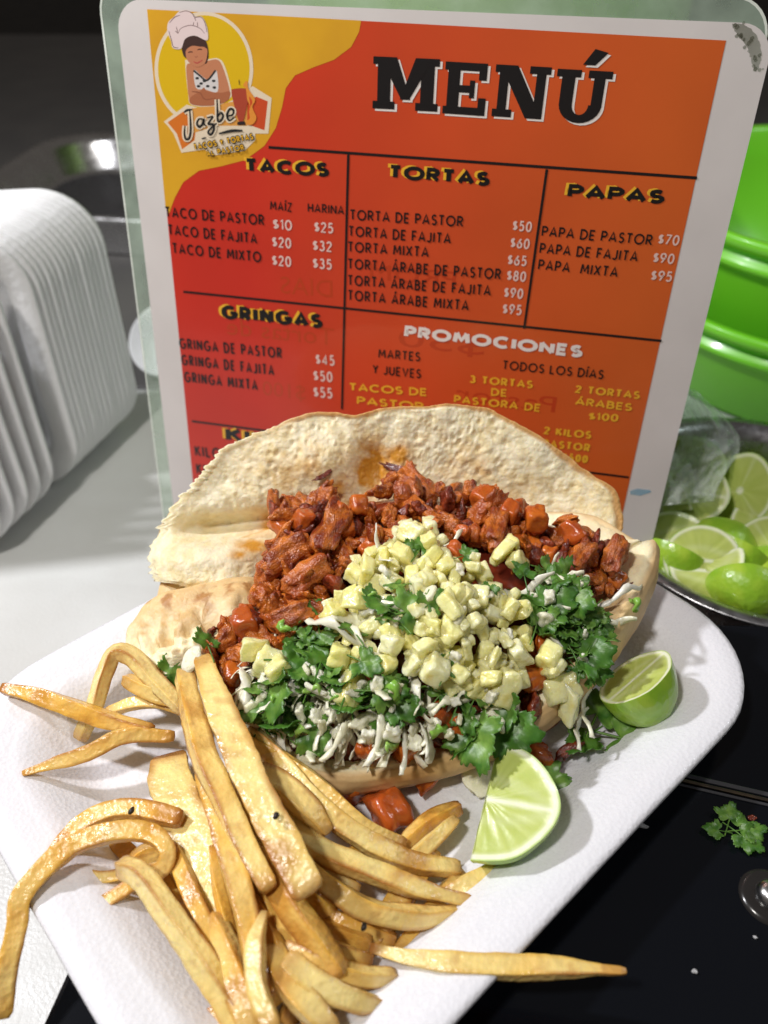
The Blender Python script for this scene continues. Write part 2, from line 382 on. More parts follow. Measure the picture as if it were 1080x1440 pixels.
poly2('mustard_corner', [muv(*p) for p in yel], 0.0013, 0.0018, M_mustard, paper)
def bar(p, q, wpx, m=M_ink, z=0.002, name='rule_line'):
    a = muv(*p); b = muv(*q); d = (b - a).normalized(); nn = Vector((-d.y, d.x)) * (wpx * 0.00245 / 2)
    return poly2(name, [a + nn, b + nn, b - nn, a - nn], z, z + 0.0006, m, paper)
bar((378, 207), (980, 250), 4); bar((490, 214), (481, 575), 4, z=0.0027); bar((769, 238), (737, 462), 4, z=0.0027)
bar((258, 410), (930, 479), 4); bar((270, 592), (884, 671), 4)
dg = bpy.context.evaluated_depsgraph_get
def text_mesh(s, bold=0.0, sx=1):
    c = bpy.data.curves.new('lettering', 'FONT'); c.body = s; c.size = 1; c.extrude = 0.0; c.resolution_u = 3
    o = bpy.data.objects.new('tmp', c); COL.objects.link(o)
    bpy.context.view_layer.update()
    m = bpy.data.meshes.new_from_object(o.evaluated_get(dg())); bpy.data.objects.remove(o); bpy.data.curves.remove(c)
    return m
def arc(cx, cy, rx, ry, a0, a1, n=12): return [(cx + rx * math.cos(R(lerp(a0, a1, k / n))), cy + ry * math.sin(R(lerp(a0, a1, k / n)))) for k in range(n + 1)]
GL = {'A': (.74, [[(0, 0), (.37, 1), (.74, 0)], [(.13, .3), (.61, .3)]]),
      'B': (.56, [[(.3, .54), (0, .54), (0, 1), (.25, 1)] + arc(.25, .77, .22, .23, 90, -90), [(0, .54), (0, 0), (.28, 0)] + arc(.28, .27, .26, .27, -90, 90)]),
      'C': (.80, [arc(.46, .5, .44, .5, 48, 312, 18)]), 'D': (.68, [[(0, 0), (0, 1), (.22, 1)] + arc(.22, .5, .46, .5, 90, -90) + [(0, 0)]]),
      'E': (.48, [[(.48, 1), (0, 1), (0, 0), (.48, 0)], [(0, .5), (.42, .5)]]), 'F': (.46, [[(.46, 1), (0, 1), (0, 0)], [(0, .5), (.4, .5)]]),
      'G': (.86, [arc(.46, .5, .44, .5, 48, 350, 20) + [(.88, .46), (.5, .46)]]), 'H': (.62, [[(0, 0), (0, 1)], [(.62, 0), (.62, 1)], [(0, .5), (.62, .5)]]),
      'I': (.02, [[(.01, 0), (.01, 1)]]), 'J': (.40, [[(.38, 1), (.38, .24)] + arc(.16, .24, .22, .24, 0, -150, 8)]), 'K': (.56, [[(0, 0), (0, 1)], [(.54, 1), (.02, .48)], [(.16, .62), (.58, 0)]]),
      'L': (.44, [[(0, 1), (0, 0), (.44, 0)]]), 'M': (.84, [[(0, 0), (.1, 1)], [(.1, 1), (.42, .25), (.74, 1)], [(.74, 1), (.84, 0)]]), 'N': (.66, [[(0, 0), (0, 1)], [(0, 1), (.66, 0)], [(.66, 0), (.66, 1)]]),
      'O': (.96, [arc(.48, .5, .48, .5, 90, 450, 26)]), 'P': (.52, [[(0, 0), (0, 1), (.26, 1)] + arc(.26, .73, .26, .27, 90, -90) + [(0, .46)]]),
      'R': (.54, [[(0, 0), (0, 1), (.26, 1)] + arc(.26, .74, .25, .26, 90, -90) + [(0, .48)], [(.2, .48), (.56, 0)]]),
      'S': (.50, [arc(.26, .75, .22, .25, 35, 270, 10) + arc(.25, .26, .25, .26, 90, -145, 10)]), 'T': (.56, [[(0, 1), (.56, 1)], [(.28, 1), (.28, 0)]]),
      'U': (.60, [[(0, 1), (0, .3)] + arc(.3, .3, .3, .3, 180, 360) + [(.6, 1)]]), 'V': (.7, [[(0, 1), (.35, 0), (.7, 1)]]), 'X': (.62, [[(0, 1), (.62, 0)], [(.62, 1), (0, 0)]]),
      'Y': (.62, [[(0, 1), (.31, .46), (.31, 0)], [(.62, 1), (.31, .46)]]), 'Z': (.56, [[(0, 1), (.56, 1), (0, 0), (.56, 0)]]), ' ': (.16, []),
      '0': (.56, [arc(.28, .5, .28, .5, 90, 450, 22)]), '1': (.2, [[(0, .82), (.18, 1), (.18, 0)]]), '2': (.5, [arc(.24, .74, .24, .26, 165, -25, 10) + [(0, 0), (.5, 0)]]),
      '3': (.5, [arc(.23, .76, .2, .24, 150, -85, 10), arc(.22, .27, .27, .27, 88, -150, 10)]), '4': (.6, [[(.44, 0), (.44, 1), (0, .26), (.6, .26)]]),
      '5': (.5, [[(.46, 1), (.1, 1), (.05, .56)] + arc(.22, .32, .27, .32, 110, -140, 10)]), '6': (.52, [[(.38, 1), (.04, .42)] + arc(.27, .28, .26, .28, 160, 520, 20)]),
      '7': (.5, [[(0, 1), (.5, 1), (.12, 0)]]), '8': (.5, [arc(.25, .76, .2, .24, 0, 360, 18), arc(.25, .26, .25, .26, 0, 360, 18)]), '9': (.52, [[(.14, 0), (.48, .58)] + arc(.25, .72, .26, .28, -20, 340, 20)]),
      '$': (.46, [arc(.24, .70, .2, .2, 35, 270, 10) + arc(.23, .3, .23, .2, 90, -145, 10), [(.235, 1.0), (.235, 0.0)]])}
for ac, bs in (('\u00c1', 'A'), ('\u00cd', 'I'), ('\u00da', 'U')):
    w_, st_ = GL[bs]; GL[ac] = (w_, st_ + [[(w_ / 2 - .03, 1.14), (w_ / 2 + .14, 1.34)]])
def stroke_text(s, a, b, h, m, wt, z, name, parent, dxy, hw=1.0, dw=None):
    """wt: stroke weight as a share of the capital height"""
    A = muv(a[0] + dxy[0], a[1] + dxy[1]); B = muv(b[0] + dxy[0], b[1] + dxy[1]); T = muv(a[0] + dxy[0], a[1] - h + dxy[1])
    hh = abs(T.y - A.y); W = (B - A).length; d = (B - A).normalized(); nn = Vector((-d.y, d.x)); th = wt * hh; tx = th * hw; gap = (.10 if wt > .25 else .13) * hh
    sc_ = (W - tx * len(s) - gap * (len(s) - 1)) / sum(GL[c][0] for c in s); x0 = tx / 2; vs = []; fs = []; zi = 0
    for c in s:
        gw, sts = GL[c]
        for st in sts:
            pts = [Vector((x0 + px_ * sc_, th / 2 + py_ * (hh - th))) for px_, py_ in st]; n = len(pts); o = len(vs)
            closed = (pts[0] - pts[-1]).length < 1e-5
            for i, p in enumerate(pts):
                d0_ = (p - pts[i - 1]) if i else ((p - pts[-2]) if closed else (pts[1] - p)); d1_ = (pts[i + 1] - p) if i < n - 1 else ((pts[1] - pts[0]) if closed else d0_)
                d0_ = d0_.normalized(); d1_ = d1_.normalized(); t_ = (d0_ + d1_); t_ = t_.normalized() if t_.length > 1e-3 else d0_
                ns = Vector((-t_.y, t_.x)); k_ = 1 / max(.72, ns.dot(Vector((-d0_.y, d0_.x))))
                vw = Vector((1.0, 1.0)); horiz = abs(t_.y) > abs(t_.x)
                tt = (dw or 1) * th / 2 * (hw if horiz else 1.0); e_ = Vector((0, 0))
                if i == 0 and not closed: e_ = -d1_ * th * .0
                for sg in (1, -1):
                    q = p + e_ + ns * tt * k_ * sg; Q = A + d * q.x + nn * q.y; vs.append((Q.x, Q.y, zi * .00004))
            for i in range(n - 1): fs.append((o + 2 * i + 1, o + 2 * i + 3, o + 2 * i + 2, o + 2 * i))
            zi += 1
        x0 += gw * sc_ + tx + gap
    return put(name, mesh(name, vs, fs, False, [m]), parent or paper, (0, 0, z))
def text(s, a, b, h, m=M_ink, bold=0.0, z=0.003, name='lettering', parent=None, dxy=(0, 0), mirror=False):
    """baseline from pixel a to pixel b, capitals h pixels tall"""
    if not mirror: return stroke_text(s, a, b, h, m, ((.27 if h > 12 else .2) if bold >= .03 else 0.155) if bold < .07 else .42, z, name, parent, dxy, 1.35 if bold >= .03 and bold < .07 else 1.0)
    A = muv(a[0] + dxy[0], a[1] + dxy[1]); B = muv(b[0] + dxy[0], b[1] + dxy[1]); T = muv(a[0] + dxy[0], a[1] - h + dxy[1])
    hh = abs(T.y - A.y); me = text_mesh(s, bold)
    xs = [v.co.x for v in me.vertices]; x0, x1 = min(xs), max(xs); W = (B - A).length; caph = 0.70
    d = (B - A).normalized(); nn = Vector((-d.y, d.x))
    for v in me.vertices:
        u = W - (v.co.x - x0) / (x1 - x0) * W
        q = A + d * u + nn * (v.co.y / caph * hh)
        v.co = (q.x, q.y, 0)
    me.materials.clear(); me.materials.append(m); me.flip_normals()
    return put(name, me, parent or paper, (0, 0, z))
def head(s, a, b, h, shadow=M_yel_ink, ink=M_ink):
    text(s, a, b, h, shadow, 0.035, 0.0022, 'heading_shadow', dxy=(-4, -1.5)); text(s, a, b, h, ink, 0.035, 0.003, 'heading')
head('TACOS', (345, 242), (463, 249), 20); head('TORTAS', (546, 251), (688, 262), 20); head('PAPAS', (797, 278), (933, 287), 20)
head('GRINGAS', (312, 448), (454, 462), 20); head('KILOS', (318, 620), (440, 636), 20)
text('PROMOCIONES', (568, 474), (818, 503), 17, M_head_ink, 0.035, 0.003, 'heading')
D = 15
for s, a, b in (('TACO DE PASTOR', (233, 305), (372, 317)), ('TACO DE FAJITA', (237, 330), (362, 343)), ('TACO DE MIXTO', (243, 356), (368, 369)),
                ('TORTA DE PASTOR', (492, 309), (651, 319)), ('TORTA DE FAJITA', (490, 332), (634, 343)), ('TORTA MIXTA', (489, 354), (603, 362)),
                ('TORTA ÁRABE DE PASTOR', (489, 378), (704, 393)), ('TORTA ÁRABE DE FAJITA', (489, 401), (690, 416)), ('TORTA ÁRABE MIXTA', (489, 422), (659, 437)),
                ('PAPA DE PASTOR', (761, 332), (916, 345)), ('PAPA DE FAJITA', (758, 356), (896, 368)), ('PAPA  MIXTA', (756, 379), (868, 390)),
                ('GRINGA DE PASTOR', (253, 490), (397, 504)), ('GRINGA DE FAJITA', (256, 513), (386, 528)), ('GRINGA MIXTA', (260, 537), (363, 549)),
                ('KILO DE PASTOR', (275, 641), (415, 657)), ('KILO DE FAJITA', (277, 666), (405, 682))):
    text(s, a, b, D, M_ink, 0.012)
text('MAÍZ', (380, 295), (411, 298), 13, M_ink, 0.015); text('HARINA', (433, 298), (484, 302), 13, M_ink, 0.015)
text('MARTES', (532, 503), (591, 508), 13, M_ink, 0.01); text('Y JUEVES', (524, 525), (592, 532), 13, M_ink, 0.01)
text('TODOS LOS DÍAS', (706, 519), (848, 533), 13, M_ink, 0.01)
for s, x, y in (('$10', 384, 322), ('$20', 383, 347), ('$20', 383, 373), ('$25', 442, 326), ('$32', 440, 352), ('$35', 440, 377),
                ('$45', 444, 512), ('$50', 441, 535), ('$55', 441, 558), ('$50', 720, 324), ('$60', 717, 348), ('$65', 713, 372), ('$80', 712, 394), ('$90', 708, 418), ('$95', 706, 441),
                ('$70', 924, 343), ('$90', 917, 369), ('$95', 914, 394)):
    k = 1.1 if x > 900 else 1.0
    text(s, (x, y), (x + 27 * k, y + 2.6), 15, M_white_ink, 0.008)
for s, a, b in (('TACOS DE', (491, 549), (601, 557)), ('PASTOR', (502, 568), (596, 577)), ('3 TORTAS', (660, 538), (749, 546)), ('DE', (690, 556), (713, 558)),
                ('PASTORA DE', (638, 566), (760, 579)), ('2 TORTAS', (808, 552), (899, 561)), ('ÁRABES', (808, 569), (888, 578)), ('$100', (827, 590), (869, 593)),
                ('2 KILOS', (764, 610), (831, 617)), ('DE PASTOR', (735, 625), (829, 635)), ('$500', (790, 647), (826, 651))):
    text(s, a, b, 11, M_yel_ink, 0.03)
for s, a, b, h in (('DIAS', (395, 412), (468, 418), 24), ('PROM', (520, 392), (640, 404), 22), ('Tortas de', (320, 470), (470, 486), 24), ('Pastor', (640, 562), (780, 580), 22),
                   ('$100', (370, 555), (430, 562), 20), ('$50', (560, 486), (680, 500), 24)):
    text(s, a, b, h, M_ghost, 0.02, 0.0016, 'show_through', mirror=True)
# MENU title in heavy slab letters
def ring(cx, cy, r0x, r0y, r1x, r1y, a0, a1, n=12):
    o = [(cx + r1x * math.cos(R(a0 + (a1 - a0) * k / n)), cy + r1y * math.sin(R(a0 + (a1 - a0) * k / n))) for k in range(n + 1)]
    i = [(cx + r0x * math.cos(R(a0 + (a1 - a0) * k / n)), cy + r0y * math.sin(R(a0 + (a1 - a0) * k / n))) for k in range(n + 1)]
    return o + i[::-1]
def rc(a, b, c, d): return [(a, b), (c, b), (c, d), (a, d)]
SL = {'M': [rc(0, 0, .34, .15), rc(.66, 0, 1, .15), rc(.07, 0, .27, 1), rc(.73, 0, .93, 1), rc(0, .86, .3, 1), rc(.7, .86, 1, 1), [(.1, 1), (.36, 1), (.58, .2), (.44, .2)], [(.9, 1), (.64, 1), (.42, .2), (.56, .2)]],
      'E': [rc(.08, 0, .36, 1), rc(0, .85, .98, 1), rc(0, 0, 1, .15), rc(.3, .43, .66, .57), rc(.8, .68, .98, 1), rc(.82, 0, 1, .34), rc(.6, .33, .72, .67)],
      'N': [rc(.08, 0, .25, 1), rc(.75, 0, .92, 1), rc(0, 0, .36, .15), rc(0, .86, .3, 1), rc(.62, .86, 1, 1), [(.08, 1), (.40, 1), (.92, 0), (.62, 0)]],
      'U': [rc(.1, .3, .34, 1), rc(0, .86, .44, 1), rc(.68, .3, .88, 1), rc(.57, .86, 1, 1), ring(.49, .34, .15, .2, .39, .36, 180, 360), [(.44, 1.1), (.66, 1.1), (.86, 1.34), (.62, 1.4)]]}
for ch, a, b, h in (('M', (524, 152), (615, 157), 73), ('E', (622, 159), (681, 163), 73), ('N', (691, 163), (767, 168), 73), ('U', (775, 169), (851, 174), 73)):
    for lay, (mt_, dx, z) in enumerate(((M_head_ink, 3.5, 0.0022), (M_ink, 0, 0.0036))):
        A = muv(a[0] + dx, a[1] + dx); B = muv(b[0] + dx, b[1] + dx); T = muv(a[0] + dx, a[1] - h + dx); d = B - A; n2 = Vector((-d.y, d.x)).normalized() * abs(T.y - A.y)
        vs = []; fs = []
        for k, pl in enumerate(SL[ch]):
            o = len(vs); vs += [((A + d * x + n2 * y).x, (A + d * x + n2 * y).y, z + 0.00012 * k) for x, y in pl]; 
            area2 = sum(pl[i][0] * pl[(i + 1) % len(pl)][1] - pl[(i + 1) % len(pl)][0] * pl[i][1] for i in range(len(pl)))
            idx = tuple(range(o, o + len(pl))); fs.append(idx if area2 > 0 else idx[::-1])
        put('title_letter' if lay else 'title_shadow', mesh('title_letter', vs, fs, False, [mt_]), paper)
# badge in the corner, drawn from outlines (crop coordinates)
logo = empty('logo_badge'); logo.parent = menu
LZ = [0.0024]
def L2(x, y): return muv(200 + x / 5.4, 10 + y / 5.4)
def lshape(pts, c, smooth=True, name='badge_piece', dz=0.00007, rough=0.35):
    if smooth: pts = [(p.x, p.y) for p in catmull([(a, b, 0) for a, b in pts], 5, True)]
    key = 'print_%02x%02x%02x' % tuple(int(min(1, q) * 255) for q in c)
    m = bpy.data.materials.get(key) or flat(key, c)
    LZ[0] += dz
    return poly2(name, [L2(*p) for p in pts], LZ[0] - 0.00005, LZ[0], m, logo)
def circ(cx, cy, rx, ry, n=24, a0=0, a1=360): return [(cx + rx * math.cos(R(a0 + (a1 - a0) * k / n)), cy + ry * math.sin(R(a0 + (a1 - a0) * k / n))) for k in range(n)]
def lstroke(pts, wd, c, name='badge_line', taper=True):
    pp = catmull([(a, b, 0) for a, b in pts], 6); o1 = []; o2 = []
    for i, p in enumerate(pp):
        d = (pp[min(i + 1, len(pp) - 1)] - pp[max(i - 1, 0)]).normalized(); t = i / (len(pp) - 1)
        ww = wd / 2 * (0.55 + 0.45 * math.sin(math.pi * t) if taper else 1); n = Vector((-d.y, d.x, 0)) * ww
        o1.append(p + n); o2.append(p - n)
    key = 'print_%02x%02x%02x' % tuple(int(min(1, q) * 255) for q in c); m = bpy.data.materials.get(key) or flat(key, c)
    LZ[0] += 0.00005
    vs = [(*L2(p.x, p.y), LZ[0]) for p in o1 + o2]; n = len(o1)
    return put(name, mesh(name, vs, [(i, i + n, i + n + 1, i + 1) for i in range(n - 1)], False, [m]), logo)
W_ = (0.72, 0.62, 0.56); CRM = (0.72, 0.60, 0.44); SK = (0.50, 0.20, 0.10); SK2 = (0.38, 0.13, 0.06); HR = (0.06, 0.03, 0.025)
lshape(circ(470, 470, 375, 435, 60), CRM, False, 'badge_ring'); lshape(circ(470, 470, 348, 408, 60), (0.66, 0.42, 0.01), False, 'badge_disc')
lshape([(195, 900), (165, 870), (340, 740), (520, 790), (700, 700), (840, 600), (985, 690), (960, 960), (860, 960), (860, 1010), (780, 1090), (520, 1130), (480, 1080), (300, 1105), (240, 960)], CRM, False, 'ribbon_border')
lshape([(195, 875), (345, 770), (420, 820), (400, 1010), (305, 1080), (265, 960)], (0.62, 0.16, 0.02), False, 'ribbon')
lshape([(800, 700), (870, 680), (955, 715), (930, 935), (800, 890)], (0.55, 0.07, 0.02), False, 'ribbon')
lshape([(345, 775), (800, 700), (800, 900), (560, 900), (380, 960)], (0.66, 0.30, 0.06), False, 'ribbon')
lshape([(330, 430), (345, 400), (500, 395), (580, 390), (630, 450), (680, 640), (660, 700), (560, 750), (380, 745), (350, 650)], CRM, True, 'figure_border')
lshape([(340, 440), (400, 430), (490, 410), (575, 400), (620, 470), (668, 640), (650, 700), (600, 730), (520, 750), (380, 740), (355, 680), (345, 580)], SK, True, 'figure_shoulders')
lshape([(395, 480), (440, 510), (500, 550), (550, 500), (570, 490), (575, 640), (480, 625), (410, 610)], (0.62, 0.58, 0.56), True, 'figure_vest')
for q in ((420, 540), (450, 580), (500, 600), (545, 560), (550, 610), (430, 600), (475, 560)): lshape(circ(q[0], q[1], 14, 10, 8), (0.03, 0.03, 0.03), True, 'vest_print', 0.00004)
lstroke([(392, 480), (440, 520), (495, 555), (560, 480)], 14, (0.03, 0.03, 0.03), 'vest_trim', False)
lshape([(365, 690), (440, 640), (470, 610), (500, 640), (600, 650), (668, 640), (650, 710), (540, 745), (390, 740)], SK2, True, 'figure_arms')
lstroke([(380, 640), (440, 650), (480, 700), (560, 690)], 8, (0.25, 0.08, 0.04), 'arm_line')
lshape([(305, 300), (320, 240), (400, 210), (480, 250), (505, 330), (500, 400), (470, 430), (340, 390), (310, 350)], HR, True, 'figure_hair')
lshape([(335, 330), (380, 295), (440, 300), (492, 310), (495, 370), (475, 430), (420, 455), (370, 430), (340, 390)], SK, True, 'figure_face')
lshape([(320, 320), (345, 290), (400, 285), (450, 288), (495, 315), (470, 262), (400, 240), (335, 265)], HR, True, 'figure_fringe')
for ex, ey in ((370, 345), (440, 325)): lstroke([(ex - 18, ey), (ex, ey - 6), (ex + 18, ey - 2)], 9, (0.05, 0.02, 0.02), 'figure_eye')
lstroke([(400, 372), (412, 380), (424, 372)], 5, (0.3, 0.1, 0.06), 'figure_nose')
lstroke([(392, 412), (420, 424), (460, 402)], 9, (0.45, 0.07, 0.06), 'figure_mouth')
hat = [(300, 310), (240, 305), (225, 250), (200, 190), (205, 120), (250, 75), (290, 35), (350, 28), (400, 70), (450, 75), (480, 120), (495, 180), (490, 250), (400, 215), (330, 240)]
lshape([(a + (a - 350) * .035, b + (b - 170) * .035) for a, b in hat], W_, True, 'chef_hat_border'); lshape(hat, (0.72, 0.58, 0.56), True, 'chef_hat')
for st in ([(275, 200), (300, 160), (370, 138), (440, 160), (478, 200)], [(275, 195), (262, 150)], [(275, 200), (255, 180)], [(390, 140), (395, 115)], [(425, 148), (422, 115)], [(210, 120), (250, 76), (290, 62)], [(400, 72), (410, 105)],
           [(205, 180), (225, 250), (240, 300), (280, 310)], [(285, 40), (340, 28), (385, 50), (402, 75), (450, 76), (480, 120), (494, 190)]): lstroke(st, 5, (0.12, 0.05, 0.05), 'hat_line')
lshape([(680, 640), (700, 620), (790, 618), (815, 650), (800, 740), (770, 860), (735, 860), (700, 740)], (0.38, 0.06, 0.03), True, 'meat_spit')
lshape([(725, 870), (780, 865), (788, 893), (725, 893)], (0.03, 0.02, 0.02), False, 'spit_base'); lstroke([(738, 550), (740, 590)], 6, (0.03, 0.02, 0.02), 'spit_rod')
lshape([(790, 620), (770, 590), (800, 560), (810, 620), (860, 700), (840, 760), (870, 840), (840, 890), (795, 880), (820, 760), (800, 700)], (0.70, 0.26, 0.04), True, 'flame')
lshape([(815, 680), (840, 720), (815, 780), (820, 840), (800, 850), (822, 750)], (0.55, 0.07, 0.02), True, 'flame')
JZ = [[(320, 800), (345, 782), (380, 778)], [(365, 785), (370, 860), (372, 940), (360, 995), (335, 1000), (325, 960), (328, 900)],
      [(470, 850), (435, 850), (420, 885), (440, 910), (465, 880), (472, 850), (472, 885), (490, 900)], [(495, 840), (540, 832), (505, 885), (540, 890), (548, 930), (525, 968), (505, 945), (540, 905), (570, 880)],
      [(572, 700), (575, 780), (578, 860), (600, 862), (618, 825), (600, 800), (580, 830)], [(640, 830), (690, 815), (695, 780), (668, 775), (648, 820), (665, 860), (705, 835)]]
for s in JZ: lstroke(s, 40, CRM, 'script_border', False)
for s in JZ: lstroke(s, 19, (0.02, 0.02, 0.02), 'script_letter')
lstroke([(585, 960), (680, 938), (765, 936)], 20, (0.02, 0.02, 0.02), 'swash'); lstroke([(455, 998), (490, 990)], 12, (0.02, 0.02, 0.02), 'swash')
def ltext(s, a, b, h, z):
    f = lambda q: (200 + q[0] / 5.4, 10 + q[1] / 5.4)
    stroke_text(s, f(a), f(b), h / 5.4, M_ink, .24, LZ[0] + z, 'badge_lettering', logo, (0, 0), 1.0, 1.9); stroke_text(s, f(a), f(b), h / 5.4, M_yel_ink, .24, LZ[0] + z + 0.0012, 'badge_lettering', logo, (0, 0), 1.0, .75)
ltext('TACOS Y TORTAS', (402, 1085), (852, 1003), 46, 0.0005); ltext('AL PASTOR', (497, 1132), (783, 1082), 42, 0.0018)
# grime on the corner, pen smear
gr = catmull([(1030, 34, 0), (1052, 38, 0), (1068, 58, 0), (1070, 84, 0), (1062, 100, 0), (1056, 84, 0), (1050, 66, 0), (1038, 48, 0)], 8, True)
gp = [muv(p.x + 3 * noise.noise(p * 0.3), p.y + 4 * noise.noise(p * 0.31 + Vector((5, 0, 0)))) for p in gr]
poly2('grime', gp, 0.0004, 0.0008, M_smudge, menu)
for k in range(24):
    a = random.random(); x = 1036 + 30 * a + random.gauss(0, 4); y = 46 + 50 * a * a + random.gauss(0, 6)
    c = muv(x, y); r = random.uniform(0.002, 0.008)
    poly2('grime', [(c.x + r * math.cos(t) * random.uniform(.7, 1.3), c.y + r * math.sin(t)) for t in (0, 1, 2, 3, 4, 5)], 0.0009, 0.0012, M_smudge, menu)
poly2('pen_smear', [muv(*p) for p in ((886, 690), (896, 687), (914, 689), (916, 692), (900, 697), (886, 695))], 0.0009, 0.0012, M_blue, menu)

# ------------------------------------------------------------ background vessels
pan = tag(empty('steel_pan', (-2.55, 9.1, TZ - 0.03), (0, 0, R(-9))), 'shiny stainless steel pan with dark base behind the stacked foam trays', 'pan')
def rr_vessel(name, hx, hy, r, prof, m, parent):
    vs = []
    for (ins, z) in prof: vs += [(p.x, p.y, z) for p in rrect(hx - ins, hy - ins, max(0.03, r - ins * 0.6))]
    n = len(rrect(1, 1, .2)); fs = grid_faces(n, len(prof))
    return put(name, mesh(name, vs, fs, True, [m]), parent)
rr_vessel('pan_wall', 1.65, 1.35, 0.7, [(0.14, 0.02), (0.10, 0.28), (0.02, 0.36), (0.0, 0.40), (0.03, 0.43), (0.12, 0.40), (0.17, 0.34), (0.22, 0.08), (0.30, 0.03)], M_steel, pan)
rr_vessel('pan_base', 1.65, 1.35, 0.7, [(0.28, 0.035), (0.5, 0.03), (0.9, 0.03), (1.2, 0.03), (1.34, 0.03)], M_pan_in, pan)
dish = lathe('white_foam_bowl', [(0.001, 0.03), (0.3, 0.03), (0.45, 0.1), (0.6, 0.34), (0.63, 0.35), (0.64, 0.33), (0.5, 0.1), (0.33, 0.0), (0.001, 0.0)], [M_foam2], 64)
o = put('white_foam_bowl', dish, None, (-1.62, 5.75, TZ + 0.12), (R(35), R(-8), 0), 0.5); tag(o, 'white foam bowl peeking out between the tray stack and menu', 'bowl')

def tub(name, x, y, z0, r, h, label, m=M_green, lid=False):
    prof = [(0.001, 0.0), (r * 0.80, 0.0), (r * 0.84, 0.04), (r * 0.93, h - 0.24), (r * 0.94, h - 0.22), (r * 0.985, h - 0.21), (r * 0.99, h - 0.16), (r * 0.955, h - 0.15), (r * 0.96, h - 0.09), (r * 1.0, h - 0.08), (r * 1.01, h - 0.02),
            (r, h), (r * 0.97, h - 0.004), (r * 0.955, h - 0.03), (r * 0.92, h - 0.25), (r * 0.82, 0.06), (0.001, 0.05)]
    o = put(name, lathe(name, prof, [m], 128), None, (x, y, z0)); return tag(o, label, 'tub', 'green plastic tubs')
tub('green_tub', 3.35, 5.9, TZ, 1.55, 0.75, 'lower green plastic tub behind the lime bowl, holding the other tub')
tub('green_tub', 3.35, 5.9, TZ + 0.16, 1.50, 1.16, 'upper green plastic tub nested in the lower one, right of the menu')
o = tub('tall_green_bucket', 0.9, 9.4, TZ, 2.3, 4.6, 'tall pale lime green bucket glimpsed above the top edge of the menu', M_green2); del o['group']; o['category'] = 'bucket'

bx, by, br = 1.82, 3.04, 0.74
bowl = put('steel_bowl', lathe('steel_bowl', [(0.001, 0.0), (0.36, 0.0), (0.5, 0.08), (0.68, 0.4), (0.715, 0.68), (0.725, 0.705), (0.735, 0.715), (0.785, 0.722), (0.80, 0.732), (0.79, 0.742), (0.74, 0.735), (0.70, 0.71), (0.68, 0.66), (0.64, 0.4), (0.46, 0.1), (0.001, 0.03)], [M_steel2], 96), None, (bx, by, TZ))
tag(bowl, 'stainless steel bowl full of cut limes beside the menu', 'bowl')

